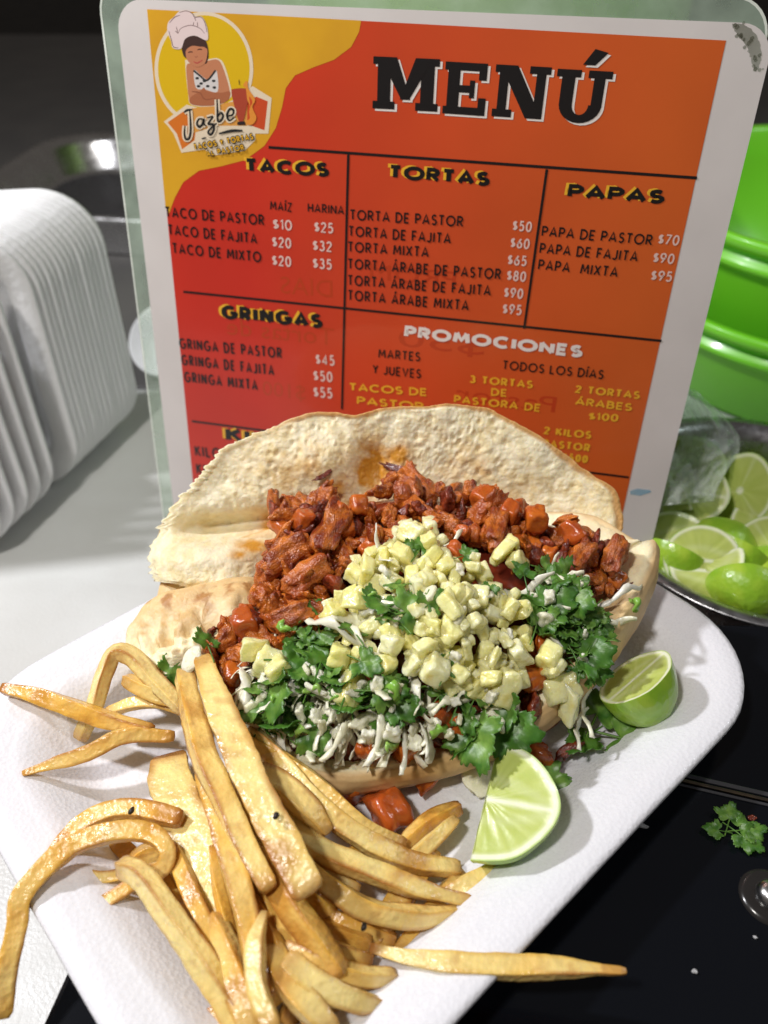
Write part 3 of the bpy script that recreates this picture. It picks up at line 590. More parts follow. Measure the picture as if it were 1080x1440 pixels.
# ------------------------------------------------------------ limes
def lime_mesh(name, mode, quarter):
    """ellipsoid with long axis x (1.22) ; kept where z<=0 (and x>=0 for a quarter); flat face z=0 up"""
    ax, ay, az = 1.12, 1.0, 1.0; vs = []; fs = []; col = []; mi = []
    na, nb = (49, 17); a0, a1 = (-90, 90) if quarter else (0, 360)
    for j in range(nb):                       # rind: elevation from face edge down to pole
        e = R(90 * j / (nb - 1))
        for i in range(na):
            a = R(lerp(a0, a1, i / (na - 1))); n = 1 + 0.02 * noise.noise(Vector((math.cos(a), math.sin(a), e)) * 2)
            tip = 0.05 * max(0, math.cos(a) * math.cos(e)) ** 12
            vs.append((ax * (math.cos(a) * math.cos(e) + tip) * n, ay * math.sin(a) * math.cos(e) * n, -az * math.sin(e) * n)); col.append((0.3, 0.5, 0.05))
    for j in range(nb - 1):
        for i in range(na - 1):
            k = j * na + i; fs.append((k, k + na, k + na + 1, k + 1)); mi.append(0)
    def flesh(u, v, r):
        # u along, v across, r normalised radius
        th = math.atan2(v, u)
        pulp = mixc((0.44, 0.53, 0.10), (0.58, 0.65, 0.20), 0.5 + 0.5 * noise.noise(Vector((math.cos(th) * 9, math.sin(th) * 9, r * 1.6))))
        if mode == 'long':
            x = abs(u); line = sst(0.09, 0.0, abs(v)) * 0.95
            line = max(line, 0.18 * sst(0.16, 0.0, abs(abs(v) - 0.34 * (1 - u * u))))
            pulp = mixc(pulp, (0.85, 0.88, 0.66), line)
        else:
            s = abs(math.sin(4.5 * th)); line = sst(0.12 + 0.03 / (r + 0.1), 0.0, s) * 0.28
            line = max(line, sst(0.14, 0.06, r)); pulp = mixc(pulp, (0.85, 0.88, 0.66), line)
        pulp = mixc(pulp, (0.86, 0.90, 0.64), sst(0.86, 0.92, r)); return mixc(pulp, (0.35, 0.55, 0.06), sst(0.955, 0.99, r))
    nr = 26; off = len(vs)
    for j in range(nr):
        r = 1 - j / (nr - 1) * 0.995
        for i in range(na):
            a = R(lerp(a0, a1, i / (na - 1))); n = 1 + 0.02 * noise.noise(Vector((math.cos(a), math.sin(a), 0)) * 2)
            tip = 0.05 * max(0, math.cos(a)) ** 12; x = ax * (math.cos(a) + tip) * n * r; y = ay * math.sin(a) * n * r
            dz = 0 if r > 0.97 else (-0.02 + 0.014 * noise.noise(Vector((math.cos(a) * 9, math.sin(a) * 9, r * 3))) + 0.015 * sst(0.85, 0.93, r))
            vs.append((x, y, dz)); col.append(flesh(x / ax, y / ay, r))
    for j in range(nr - 1):
        for i in range(na - 1):
            k = off + j * na + i; fs.append((k, k + 1, k + na + 1, k + na)); mi.append(1)
    if quarter:                               # second cut, plane x=0, half disc below
        off = len(vs)
        for j in range(nr):
            r = 1 - j / (nr - 1) * 0.995
            for i in range(33):
                a = R(180 + 180 * i / 32); y = math.cos(a) * r; z = math.sin(a) * r * az
                dx = 0 if r > 0.97 else 0.02 * noise.noise(Vector((math.cos(a) * 9, math.sin(a) * 9, r * 3))) + 0.01
                vs.append((dx, y, z)); rr = r; th = a
                s = abs(math.sin(4.5 * th)); c = mixc((0.62, 0.70, 0.26), (0.85, 0.88, 0.66), sst(0.2, 0, s) * 0.4)
                c = mixc(c, (0.86, 0.90, 0.64), sst(0.86, 0.92, r)); col.append(mixc(c, (0.35, 0.55, 0.06), sst(0.955, 0.99, r)))
        for j in range(nr - 1):
            for i in range(32):
                k = off + j * 33 + i; fs.append((k, k + 33, k + 34, k + 1)); mi.append(1)
    return mesh(name, vs, fs, True, [M_lime_skin, M_lime_flesh], mi, col)
LQ = lime_mesh('lime_quarter', 'long', True); LHL = lime_mesh('lime_half', 'long', False); LHC = lime_mesh('lime_round_half', 'cross', False)
def lime(me, name, pos, zaxis, xaxis, s, label, group=None, cat='lime'):
    z = Vector(zaxis).normalized(); x = Vector(xaxis); x = (x - z * x.dot(z)).normalized(); y = z.cross(x)
    o = put(name, me); o.matrix_world = Matrix.Translation(pos) @ Matrix(((x.x, y.x, z.x, 0), (x.y, y.y, z.y, 0), (x.z, y.z, z.z, 0), (0, 0, 0, 1))) @ Matrix.Diagonal((s if hasattr(s, '__len__') else (s, s, s))).to_4x4()
    return tag(o, label, cat, group)
# wedge one: face towards the camera, cut edge on the left
lime(LQ, 'lime_wedge', P(682, 1122, 0.20), (-0.30, -0.10, 0.93), (0.88, -0.30, 0.08), (0.190, 0.185, 0.16), 'cut lime wedge with its pale flesh facing the camera beside the fries', 'lime wedges on the tray')
lime(LHL, 'lime_wedge', P(893, 952, 0.22), (-0.50, 0.36, 0.79), (0.85, 0.50, 0.1), (0.125, 0.112, 0.185), 'lime wedge lying skin side to the camera at the right end of the sandwich', 'lime wedges on the tray')
G = 'cut limes heaped in the steel bowl'
def Lb(px, py, z): return P(px, py, z)
LS = [(LHL, 968, 655, -0.06, (-0.1, -0.55, .8), (1, .1, 0), .24, 'halved lime under the clear bag, high against the menu edge'),
      (LQ, 965, 690, -0.14, (-.35, -.75, .55), (1, -.3, 0), .26, 'quartered lime with bright rind just below the clear bag'),
      (LHC, 1040, 690, -0.16, (-.75, -.5, .45), (.2, .3, 1), .25, 'tall thin lime half standing on edge at the right of the bag'),
      (LHL, 1072, 735, -0.22, (-.6, -.3, .7), (.3, 1, .3), .23, 'lime half tipped against the bowl wall at the frame edge'),
      (LHL, 1010, 770, -0.24, (.3, .9, -.3), (1, .1, 0), .23, 'lime turned skin up with bright yellow green rind'),
      (LHL, 988, 788, -0.14, (-.05, -.72, .65), (1, -.1, -.1), .235, 'large lime half facing the camera in the middle of the bowl'),
      (LHC, 1085, 770, -0.16, (-.3, -.75, .6), (1, 0, 0), .22, 'round cut lime half at the right frame edge of the bowl'),
      (LQ, 955, 815, -0.15, (-.2, -.5, .8), (.8, .3, 0), .24, 'lime wedge with a dark green rind near the front rim'),
      (LHL, 965, 842, -0.17, (0, -.25, .95), (1, -.1, 0), .25, 'lime slice lying flat against the front rim of the bowl'),
      (LHL, 1045, 835, -0.18, (.2, .8, .1), (1, .2, 0), .22, 'dark green lime skin side up inside the front rim'),
      (LHL, 925, 790, -0.2, (.4, .6, .5), (1, .5, 0), .21, 'lime seen through the laminated menu edge'),
      (LQ, 930, 720, -0.22, (-.3, -.7, .6), (0.2, 1, 0), .22, 'lime quarter half hidden by the laminated menu edge'),
      (LHC, 1000, 735, -0.34, (0, -.1, 1), (1, 0, 0), .23, 'lime half buried deep in the centre of the bowl'),
      (LHL, 1078, 815, -0.30, (.3, -.1, -.9), (1, 0.4, 0), .24, 'green lime skin side up at the right frame edge'),
      (LHL, 940, 760, -0.2, (-.3, -.4, .8), (1, .3, 0), .22, 'lime half seen edge on behind the laminate, above the front rim'),
      (LQ, 1015, 812, -0.17, (.1, -.3, .9), (1, .2, 0), .22, 'small lime wedge in front of the large lime half'),
      (LHL, 1040, 775, -0.2, (.4, .5, .4), (1, .4, 0), .22, 'green skinned lime between the large half and the right edge'),
      (LHC, 1060, 660, -0.30, (-.5, -.3, .7), (1, 0, 0), .22, 'lime half lying against the far wall of the bowl'),
      (LHL, 930, 835, -0.2, (.1, -.3, .8), (1, .2, 0), .22, 'lime slice beside the tray rim at the bowl front left'),
      (LHL, 1000, 700, -0.36, (.1, .2, -1), (1, .3, 0), .23, 'shaded lime under the tall lime half')]
for (m_, px, py, z, za, xa, s, lb) in LS:
    s *= 0.68
    q = P(px, py, z); dv = Vector((q.x - bx, q.y - by)); lim = 0.50 if z > -0.25 else 0.42
    if dv.length > lim: dv = dv * (lim / dv.length)
    q = Vector((bx + dv.x, by + dv.y, z))
    lime(m_, {'lime_quarter': 'lime_quarter', 'lime_half': 'lime_half', 'lime_round_half': 'lime_half'}[m_.name], q, za, xa, s, lb, G)
# clear bag draped over the limes
vs = []; nu, nv = 60, 60
for j in range(nv):
    for i in range(nu):
        u = i / (nu - 1); v = j / (nv - 1)
        x = lerp(905, 1035 - 45 * abs(v - .55), u) + 12 * math.sin(v * 5); y = lerp(528 + 25 * u * u, 715 - 10 * u, v)
        if v < .4: x -= (0.4 - v) * 70 * u
        p = P(x, y, 0.12 - 0.20 * v + 0.04 * math.sin(u * 9 + v * 4) + 0.10 * fb((u * 3, v * 3, 3), 1, 3) + 0.05 * abs(noise.noise(Vector((u * 6 + v * 3, v * 5, 9)))) + 0.05 * math.sin(u * math.pi))
        vs.append(p)
bag = put('plastic_bag', mesh('plastic_bag', vs, [(j * nu + i, j * nu + i + 1, (j + 1) * nu + i + 1, (j + 1) * nu + i) for j in range(nv - 1) for i in range(nu - 1)], True, [M_bag]))
sm = bag.modifiers.new('thickness', 'SOLIDIFY'); sm.thickness = 0.003
tag(bag, 'crumpled clear plastic bag lying over the limes beside the menu', 'bag')

# ------------------------------------------------------------ sandwich
torta = tag(empty('filled_sandwich', (0, 2.0, 0)), 'open bread roll piled with red marinated meat, pineapple cubes, cilantro and cabbage', 'sandwich')
TO = Vector((0, 2.0, 0))
def tput(name, m, loc=(0, 0, 0), rot=None, scale=None): return put(name, m, torta, Vector(loc) - TO, rot, scale)
CRUMB = (0.95, 0.86, 0.58); CRUST = (0.70, 0.43, 0.17); CRUSTD = (0.46, 0.21, 0.06); STAIN = (0.66, 0.30, 0.035)
# base outline (pixels on the tray, back part hidden by the lid)
bo = [P(x, y, z) for x, y, z in ((914, 826, .16), (908, 868, .13), (884, 915, .11), (852, 962, .10), (812, 1004, .09), (765, 1040, .08), (705, 1068, .07), (640, 1094, .06), (570, 1112, .06), (500, 1124, .06), (420, 1118, .06), (345, 1075, .07), (280, 1010, .08), (245, 950, .10))]
bo += [Vector((-0.86, 2.25, .12)), Vector((-0.55, 2.46, .12)), Vector((-0.1, 2.55, .12)), Vector((0.4, 2.52, .12)), Vector((0.78, 2.4, .12)), Vector((0.95, 2.25, .14))]
outl = catmull(bo, 14, True); NO = len(outl); BC = Vector((0.02, 2.0, 0))
def rho(x, y):
    a = math.atan2(y - BC.y, x - BC.x); best = None
    k = rho_idx[int((a + math.pi) / (2 * math.pi) * 359.999)]
    return math.hypot(x - BC.x, y - BC.y) / k
rho_idx = [0] * 360
for i in range(360):
    a = (i + .5) / 360 * 2 * math.pi - math.pi
    best = min(outl, key=lambda p: abs(math.atan2(math.sin(math.atan2(p.y - BC.y, p.x - BC.x) - a), math.cos(math.atan2(p.y - BC.y, p.x - BC.x) - a))))
    rho_idx[i] = math.hypot(best.x - BC.x, best.y - BC.y)
PC = P(615, 880, 0.5)
def MZ(x, y):
    r = min(1.3, rho(x, y))
    z = 0.10 + 0.22 * (1 - r ** 3) + 0.27 * (y - 1.48)
    z += 0.10 * math.exp(-((x - PC.x) ** 2 + (y - PC.y) ** 2 * 1.3) / 0.07)
    return z
def hit(px, py):
    d = ray(px, py); t = 1.8
    while t < 4.2:
        p = CP + d * t
        if p.z < MZ(p.x, p.y): return p
        t += 0.01
    return p
prof = [(0.0, 0.015), (0.5, 0.012), (0.80, 0.02), (0.92, 0.05), (0.98, 0.10), (1.0, 0.15), (1.0, 0.20), (0.985, 0.245), (0.96, 0.265), (0.92, 0.262), (0.86, 0.24), (0.7, 0.20), (0.45, 0.17), (0.2, 0.16), (0.0, 0.16)]
dn = []
for k in range(len(prof) - 1):
    for s in range(4): dn.append((lerp(prof[k][0], prof[k + 1][0], s / 4), lerp(prof[k][1], prof[k + 1][1], s / 4)))
dn.append(prof[-1])
vs = []; col = []
for j, (rr, z) in enumerate(dn):
    for i, p in enumerate(outl):
        d = p - BC; ang = math.atan2(d.y, d.x)
        hs = 0.62 + 0.75 * sst(0.2, 0.95, d.x) + 0.35 * sst(0, .5, d.y)     # lip is low in front, tall at the right end
        n = 0.016 * fb((d.x * rr * 5, d.y * rr * 5, z * 6), 1, 3)
        t = j / len(dn); inner = t > 0.58
        if inner: n += 0.012 * fb((d.x * rr * 22, d.y * rr * 22, 3), 1, 3)
        q = Vector((BC.x + d.x * (rr + n), BC.y + d.y * (rr + n), z * hs + (n if inner else 0)))
        vs.append(q)
        c = mixc(CRUST, (0.80, 0.60, 0.32), 0.5 + 0.5 * fb((q.x * 3, q.y * 3, q.z * 6), 1, 3)); c = mixc(c, CRUSTD, sst(0.25, 0.0, z) * 0.3 + 0.35 * sst(.1, .6, fb((q.x * 6, q.y * 6, 9), 1, 2)))
        ci = mixc(CRUMB, STAIN, 0.5 * sst(0.0, 0.5, fb((q.x * 3, q.y * 3, 4), 1, 2)))
        col.append(mixc(c, ci, sst(0.56, 0.62, t)))
fs = grid_faces(NO, len(dn)); mi = [0 if (k // NO) < len(dn) * 0.58 else 1 for k in range(len(fs))]
tput('bread_base', mesh('bread_base', [Vector(v) - TO for v in vs], fs, True, [M_crust, M_crumb], mi, col), TO)

# lid: crumb face towards the camera, domed crust behind
lp0 = Vector((0, 2.4, 0.25)); ln = Vector((0, -1.3, 1)).normalized()
lo = [(218, 800), (216, 775), (226, 742), (240, 715), (262, 690), (282, 668), (296, 650), (318, 628), (350, 614), (385, 600), (412, 588), (440, 580), (470, 580), (502, 583), (532, 575), (560, 572), (595, 571), (628, 568), (660, 571), (684, 573), (703, 583), (735, 600), (770, 620), (800, 642), (830, 666),
      (858, 684), (872, 706), (875, 735), (870, 765), (862, 790), (830, 812), (780, 825), (700, 835), (600, 840), (500, 838), (430, 832), (390, 822), (352, 828), (320, 822), (290, 818), (255, 814), (230, 810)]
lo = catmull([(a, b, 0) for a, b in lo], 14, True)
LC = Vector((545, 725, 0)); NL = len(lo); RG = 105
vs = []; col = []; 
stains = [(515, 660, 50, 1.0), (480, 700, 42, .9), (560, 640, 35, .7), (420, 700, 40, .35), (385, 742, 26, 1.0), (360, 775, 30, .9), (390, 790, 24, .8), (330, 790, 16, .5), (450, 690, 110, .30), (640, 650, 70, .22), (740, 730, 60, .22), (535, 690, 40, .9), (715, 700, 30, .7), (690, 660, 40, .35), (600, 620, 26, .4), (440, 660, 30, .4), (800, 745, 24, .4), (500, 610, 22, .25)]
def lidpt(px, py, s):
    p = onplane(px, py, lp0, ln)
    bulge = 0.0
    bulge += 0.20 * math.exp(-(((px - 305) / 85) ** 4 + ((py - 796) / 36) ** 4))          # folded lip at lower left
    bulge -= 0.11 * math.exp(-((py - 742 + 0.12 * (px - 300)) / 15) ** 2 ) * sst(470, 380, px) * sst(240, 300, px)
    bulge -= 0.05 * math.exp(-(((px - 525) / 22) ** 2 + ((py - 655) / 40) ** 2))          # tear in the middle
    bulge += 0.05 * math.exp(-(((px - 440) / 70) ** 2 + ((py - 650) / 45) ** 2))
    bulge -= 0.06 * (1 - s * s) 
    g = 0.010 * fb((p.x * 6, p.z * 6, 1), 1, 3) + 0.0045 * fb((p.x * 18, p.z * 18, 5), 1, 3) + 0.0045 * abs(fb((p.x * 48, p.z * 40, 2), 1, 2)) + 0.018 * fb((p.x * 2.6, p.z * 2.6, 6), 1, 2) - 0.007 * sst(.42, .08, noise.voronoi(Vector((p.x * 30 + .8 * noise.noise(p * 9), p.z * 27, 3)))[0][0]) * sst(-.25, .25, noise.noise(Vector((p.x * 4, p.z * 4, 7))))
    return p + ln * (bulge + g * (1.2 if s < .97 else .5))
for j in range(RG):
    s = 1 - j / RG * 0.998
    for i, q in enumerate(lo):
        e = 1 + 0.010 * fb((q.x * .05, q.y * .05, 0), 1, 3) + 0.034 * sst(.90, 1.0, s) * sst(440, 250, q.x) * fb((q.x * .16, q.y * .16, 4), 1, 3)
        x = LC.x + (q.x - LC.x) * s * e; y = LC.y + (q.y - LC.y) * s * e
        v = lidpt(x, y, s); vs.append(v)
        st = max(a * math.exp(-(((x - sx) / r) ** 2 + ((y - sy) / (r * .8)) ** 2)) for sx, sy, r, a in stains)
        st *= 0.5 + 1.0 * sst(-0.3, 0.35, fb((v.x * 9, v.y * 9, v.z * 9), 1, 3))
        c = mixc(CRUMB, (0.84, 0.68, 0.34), 0.6 * sst(-.1, .5, fb((v.x * 3, v.z * 3, 8), 1, 2))); c = mixc(c, STAIN, min(1, st * 1.05))
        vd = noise.voronoi(Vector((v.x * 34 + .9 * noise.noise(v * 9), v.z * 30, 3)))[0][0]
        c = mixc(c, (0.80, 0.62, 0.32), .4 * sst(.35, .05, vd)); c = mixc(c, (0.97, 0.91, 0.72), .45 * sst(.40, .62, vd) * (1 - min(1, st)))
        c = mixc(c, (0.66, 0.38, 0.14), sst(0.955, .985, s + .02 * fb((v.x * 8, v.z * 8, 3), 1, 3)) * sst(330, 460, x)); col.append(c)
front = len(vs); RB = 22
for j in range(1, RB + 1):
    t = j / RB; s = math.cos(t * math.pi / 2)
    for i, q in enumerate(lo):
        e = 1 + 0.012 * fb((q.x * .05, q.y * .05, 0), 1, 3); g = 1 + 0.025 * math.sin(t * math.pi)
        x = LC.x + (q.x - LC.x) * s * e * g; y = LC.y + (q.y - LC.y) * s * e * g
        v = lidpt(x, y, 1.0) if j < 3 else onplane(x, y, lp0, ln); v = v - ln * (0.30 * math.sin(t * math.pi / 2)) + ln * 0.008 * fb((v.x * 5, v.z * 5, 1), 1, 3)
        v.z = max(v.z, 0.03); vs.append(v); col.append(mixc(mixc(CRUST, (0.8, 0.58, 0.3), .5 + .5 * fb((v.x * 3, v.z * 3, 0), 1, 3)), CRUSTD, 0.4 * sst(0.2, 0.9, t)))
fs = [f for f in grid_faces(NL, RG)]; mi = [0] * len(fs)
f2 = []
for i in range(NL): f2.append((i, front + i, front + (i + 1) % NL, (i + 1) % NL))
f2 += [(a, d, c, b) for a, b, c, d in grid_faces(NL, RB, True, front)]
tput('bread_lid', mesh('bread_lid', [v - TO for v in vs], fs + f2, True, [M_crumb, M_crust], mi + [1] * len(f2), col), TO)

# torn left end of the lower roll
def blob(name, f, n=120, mm=110):
    vs = []; col = []
    for j in range(mm):
        e = math.pi * (j + .001) / (mm - 1 + .002) - math.pi / 2
        for i in range(n):
            a = 2 * math.pi * i / n; v, c = f(a, e); vs.append(v); col.append(c)
    return vs, grid_faces(n, mm), col
ec = P(288, 893, 0.14)
def endf(a, e):
    sp = lambda x: math.copysign(abs(x) ** 0.62, x)
    d = Vector((sp(math.cos(a)) * sp(math.cos(e)), sp(math.sin(a)) * sp(math.cos(e)), sp(math.sin(e))))
    torn = sst(0.35, -0.15, d.y + 0.3 * d.x + .25 * noise.noise(d * 2.5))
    x = d.x * 0.275; y = d.y * 0.16
    z = d.z * 0.125 - torn * .05 * max(0, d.z) + 0.035 * d.x + 0.03 * (1 - d.x * d.x)
    n = 0.02 * fb((d.x * 2, d.y * 2, d.z * 2), 1, 2) + torn * (0.05 * fb((x * 9, y * 9, z * 9), 1, 4) - 0.035 * sst(.5, .05, noise.voronoi(Vector((x * 13, y * 13, z * 20)))[0][0]) + 0.03 * abs(fb((x * 34, y * 8, z * 14), 1, 2)))
    y -= torn * 0.05 * (0.5 + d.z)
    v = Vector((x, y, z)) + d.normalized() * n
    rot = Matrix.Rotation(R(14), 3, 'Z'); v = rot @ v
    c = mixc(mixc(CRUST, (0.84, 0.62, 0.32), .6 + .5 * fb((x * 6, y * 6, 0), 1, 3)), CRUSTD, .9 * sst(.10, .40, fb((x * 12, y * 12, 3), 1, 4)))
    c = mixc(c, mixc(CRUMB, (0.66, 0.45, 0.20), .9 * sst(-.05, .35, fb((x * 20, y * 20, z * 20), 1, 3))), torn); 
    return v + ec, c
vs, fs, col = blob('torn_end', endf)
tput('bread_torn_end', mesh('bread_torn_end', [v - TO for v in vs], fs, True, [M_crumb], None, col), TO)

# meat bed under everything
vs = []; nu = 120; nr = 46
for j in range(nr):
    s = 0.94 * (1 - j / (nr - 1) * 0.998)
    for i in range(nu):
        a = 2 * math.pi * i / nu; k = rho_idx[int(((a + math.pi) % (2 * math.pi)) / (2 * math.pi) * 359.999)] * s
        x = BC.x + k * math.cos(a); y = BC.y + k * math.sin(a)
        z = MZ(x, y) - 0.05 + 0.03 * fb((x * 9, y * 9, 2), 1, 3) - 0.12 * sst(0.85, 0.94, s)
        z -= 0.35 * sst(-0.28, -0.46, x); vs.append(Vector((x, y, max(0.03, z))))
tput('meat_filling', mesh('meat_filling', [v - TO for v in vs], grid_faces(nu, nr), True, [M_char]), TO)

def chunk(name, m, dims, seed, rough=0.28, sub=3, box=0.0):
    bm = bmesh.new(); bmesh.ops.create_icosphere(bm, subdivisions=sub, radius=1)
    rnd = random.Random(seed); o = Vector((rnd.uniform(0, 50), rnd.uniform(0, 50), rnd.uniform(0, 50)))
    for v in bm.verts:
        d = v.co.normalized(); mxc = max(abs(d.x), abs(d.y), abs(d.z)); cub = d / mxc
        p = d.lerp(cub * 0.86, box)
        n = rough * noise.fractal(d * 1.15 + o, 1, 2, 2) + rough * 0.10 * noise.fractal(d * 3.2 + o, 1, 2, 2)
        p = p * (1 + n); v.co = Vector((p.x * dims[0], p.y * dims[1], p.z * dims[2]))
        if dims[0] > 1.4: v.co.z += 0.25 * math.sin(v.co.x * 1.2 + o.x); v.co.y += 0.2 * math.sin(v.co.x * 1.5 + o.y)
    me = bpy.data.meshes.new(name); bm.to_mesh(me); bm.free(); me.materials.append(m)
    me.polygons.foreach_set('use_smooth', [True] * len(me.polygons)); return me
MEAT = [chunk('meat_piece', M_meat, d, 10 + k, 0.50, 4, 0.15) for k, d in enumerate([(1, .8, .6), (1.3, .7, .5), (1.1, .9, .45), (.9, .8, .7), (1.7, .6, .45), (1.5, .75, .4), (1, .6, .6), (1.2, .6, .7)])]
MEATC = [chunk('meat_piece', M_char, d, 30 + k, 0.7, 3, 0.3) for k, d in enumerate([(1, .7, .6), (1.5, .5, .45), (.9, .8, .6)])]
MEATO = [chunk('meat_piece', M_meat2, d, 40 + k, 0.30, 3, 0.9) for k, d in enumerate([(1, .85, .75), (.9, .9, .8), (1.1, .7, .6)])]
def rrot(): return (random.uniform(0, 6.28), random.uniform(0, 6.28), random.uniform(0, 6.28))
mpoly = [(300, 945), (295, 900), (330, 875), (365, 850), (380, 800), (395, 765), (385, 730), (378, 700), (410, 682), (450, 700), (490, 715), (530, 730), (548, 690), (565, 660), (620, 645), (665, 655), (690, 690), (715, 715), (760, 745), (800, 745), (835, 775), (865, 780),
         (878, 800), (850, 838), (800, 838), (760, 800), (700, 775), (650, 765), (560, 770), (490, 800), (460, 860), (450, 895), (400, 912), (350, 915), (325, 960)]
pts = scatter(mpoly, 13.5, 12000)
for (x, y) in pts:
    p = hit(x, y); r = random.random(); s = random.uniform(0.030, 0.058)
    me = random.choice(MEAT if r < .72 else MEATC if r < .88 else MEATO)
    if me in MEATO: s *= 0.8
    tput('meat_piece', me, p + Vector((0, 0, random.uniform(-0.01, 0.05))), rrot(), s)
# distinct larger slices (pixel a -> pixel b, half width)
def slice_at(a, b, wd, th, me, lift=0.07, tilt=0.0):
    A = hit(*a); B = hit(*b); d = B - A; c = (A + B) / 2 + Vector((0, -0.2, 1)).normalized() * lift
    x = d.normalized(); z = (CP - c).normalized(); z = (z - x * z.dot(x)).normalized(); y = z.cross(x)
    o = tput('meat_piece', me); L = d.length / 2 / max(v.co.x for v in me.vertices) * 1.05
    o.matrix_local = Matrix.Translation(c - TO) @ Matrix(((x.x, y.x, z.x, 0), (x.y, y.y, z.y, 0), (x.z, y.z, z.z, 0), (0, 0, 0, 1))) @ Matrix.Diagonal((L, wd, th, 1))
    return o
SLB = [chunk('meat_piece', M_meat, (1.15, 1, 1), 60 + k, 0.50, 4, 0.5) for k in range(4)]
slice_at((370, 822), (438, 772), 0.05, 0.035, SLB[0]); slice_at((405, 852), (465, 806), 0.046, 0.04, SLB[1], .08); slice_at((448, 805), (485, 728), 0.052, 0.042, SLB[2], 0.09); slice_at((690, 790), (700, 735), .04, .04, SLB[0], .07)
slice_at((388, 893), (440, 870), 0.036, 0.032, SLB[3]); slice_at((795, 825), (825, 780), 0.035, 0.035, SLB[0], 0.08); slice_at((850, 822), (866, 778), 0.038, 0.038, SLB[1], 0.08)
for (x, y, s) in ((575, 668, .05), (596, 650, .05), (618, 642, .048), (612, 668, .05), (636, 655, .045), (590, 690, .05), (640, 690, .045), (550, 690, .04)):
    tput('meat_piece', random.choice(MEAT), hit(x, y) + Vector((0, -.03, 0.06)), rrot(), s)
for (x, y, s) in ((662, 664, .075), (678, 715, .05), (748, 742, .05), (712, 735, .045), (480, 735, .045), (505, 725, .04), (800, 762, .05), (430, 745, .045), (640, 790, .04), (350, 885, .05)):
    tput('meat_piece', random.choice(MEATO), hit(x, y) + Vector((0, -.03, 0.07)), rrot(), s)
for (x, y, s, k) in ((497, 1095, .085, 0), (545, 1140, .075, 1), (600, 1086, .06, 2), (755, 1066, .055, 0), (330, 960, .05, 1), (318, 985, .045, 0), (745, 1000, .05, 1), (640, 1025, .05, 0), (615, 1015, .05, 1), (700, 1010, .045, 2), (760, 920, .05, 0), (745, 960, .05, 1),
                     (570, 1060, .05, 2), (520, 1060, .045, 0), (800, 1055, .035, 1)):
    onp = y > 1062 or x > 790
    o = tput('meat_piece', (MEATO + MEATC)[random.randrange(6)] if k else MEATO[0], (P(x, y, .06) if onp else hit(x, y) + Vector((0, 0, .03))), rrot(), s)
for (a, b) in (((690, 1008), (650, 1000)), ((600, 1040), (640, 1060)), ((860, 842), (890, 830))): slice_at(a, b, .02, .02, MEATC[1], .04)
for (x, y, rz, s) in ((455, 668, 40, .03), (560, 658, -25, .05), (545, 690, 60, .035), (463, 690, 20, .025)):
    q = onplane(x, y, lp0, ln) + ln * .02; tput('meat_piece', MEATC[1], q, (R(50), 0, R(rz)), (s, s * .6, s * .5))

# pineapple
def cube_mesh(name, m, seed, dims=(1, 1, 1), rough=0.12):
    rnd = random.Random(seed); bm = bmesh.new(); bmesh.ops.create_cube(bm, size=2)
    for v in bm.verts: v.co = Vector((v.co.x * dims[0] * rnd.uniform(.6, 1.2), v.co.y * dims[1] * rnd.uniform(.6, 1.2), v.co.z * dims[2] * rnd.uniform(.6, 1.2)))
    bmesh.ops.bevel(bm, geom=bm.edges[:], offset=0.30, segments=3, profile=0.6, affect='EDGES')
    bmesh.ops.subdivide_edges(bm, edges=[e for e in bm.edges if e.calc_length() > .5], cuts=4, use_grid_fill=True)
    o = Vector((seed * 3.1, 0, 0))
    for v in bm.verts: v.co += v.co.normalized() * rough * noise.fractal(v.co * 1.5 + o, 1, 2, 3)
    bmesh.ops.triangulate(bm, faces=[f for f in bm.faces if len(f.verts) > 4])
    me = bpy.data.meshes.new(name); bm.to_mesh(me); bm.free(); me.materials.append(m); me.polygons.foreach_set('use_smooth', [True] * len(me.polygons)); return me
PINE = [cube_mesh('pineapple_cube', M_pine, 70 + k, d, .19) for k, d in enumerate([(1.1, .6, .4), (1.7, .6, .5), (.8, .7, .7), (1.2, .9, .5), (1, .9, .8), (1, 1, .7), (1.3, .8, .7), (.9, .8, .9), (1.5, .8, .6), (1, .7, .9), (1.2, 1, .6)])]
ppoly = [(560, 745), (610, 755), (625, 800), (660, 800), (700, 830), (730, 880), (735, 940), (725, 990), (680, 985), (640, 975), (600, 970), (570, 920), (530, 900), (500, 960), (450, 950), (440, 900), (455, 860), (490, 830), (500, 790), (540, 790)]
for (x, y) in scatter(ppoly, 16.5, 9000):
    p = hit(x, y); s = random.uniform(0.024, 0.041)
    core = math.exp(-(((x - 640) / 75) ** 2 + ((y - 870) / 85) ** 2))
    tput('pineapple_cube', random.choice(PINE), p + Vector((0, -0.02, 0.03 + 0.045 * core + random.uniform(-.01, .025))), rrot(), s)
for (x, y) in scatter([(600, 780), (660, 810), (720, 870), (725, 940), (680, 950), (620, 930), (590, 860)], 29, 3000):
    tput('pineapple_cube', random.choice(PINE), hit(x, y) + Vector((0, -.03, random.uniform(.08, .12))), rrot(), random.uniform(.026, .040))
for (x, y, s) in ((580, 765, .055), (572, 800, .05), (600, 800, .05), (700, 795, .05), (725, 805, .045), (703, 982, .06), (685, 970, .045), (480, 935, .055), (492, 985, .055), (380, 945, .06), (395, 960, .05), (365, 930, .045), (765, 940, .06), (785, 975, .065), (795, 1000, .055), (770, 955, .05), (550, 925, .05), (545, 945, .045),
                  (610, 960, .05), (640, 960, .045), (715, 780, .04), (595, 930, .045), (515, 820, .05), (510, 860, .05), (470, 880, .045)):
    tput('pineapple_cube', random.choice(PINE), hit(x, y) + Vector((0, -.03, random.uniform(.07, .10))), rrot(), s * .86)

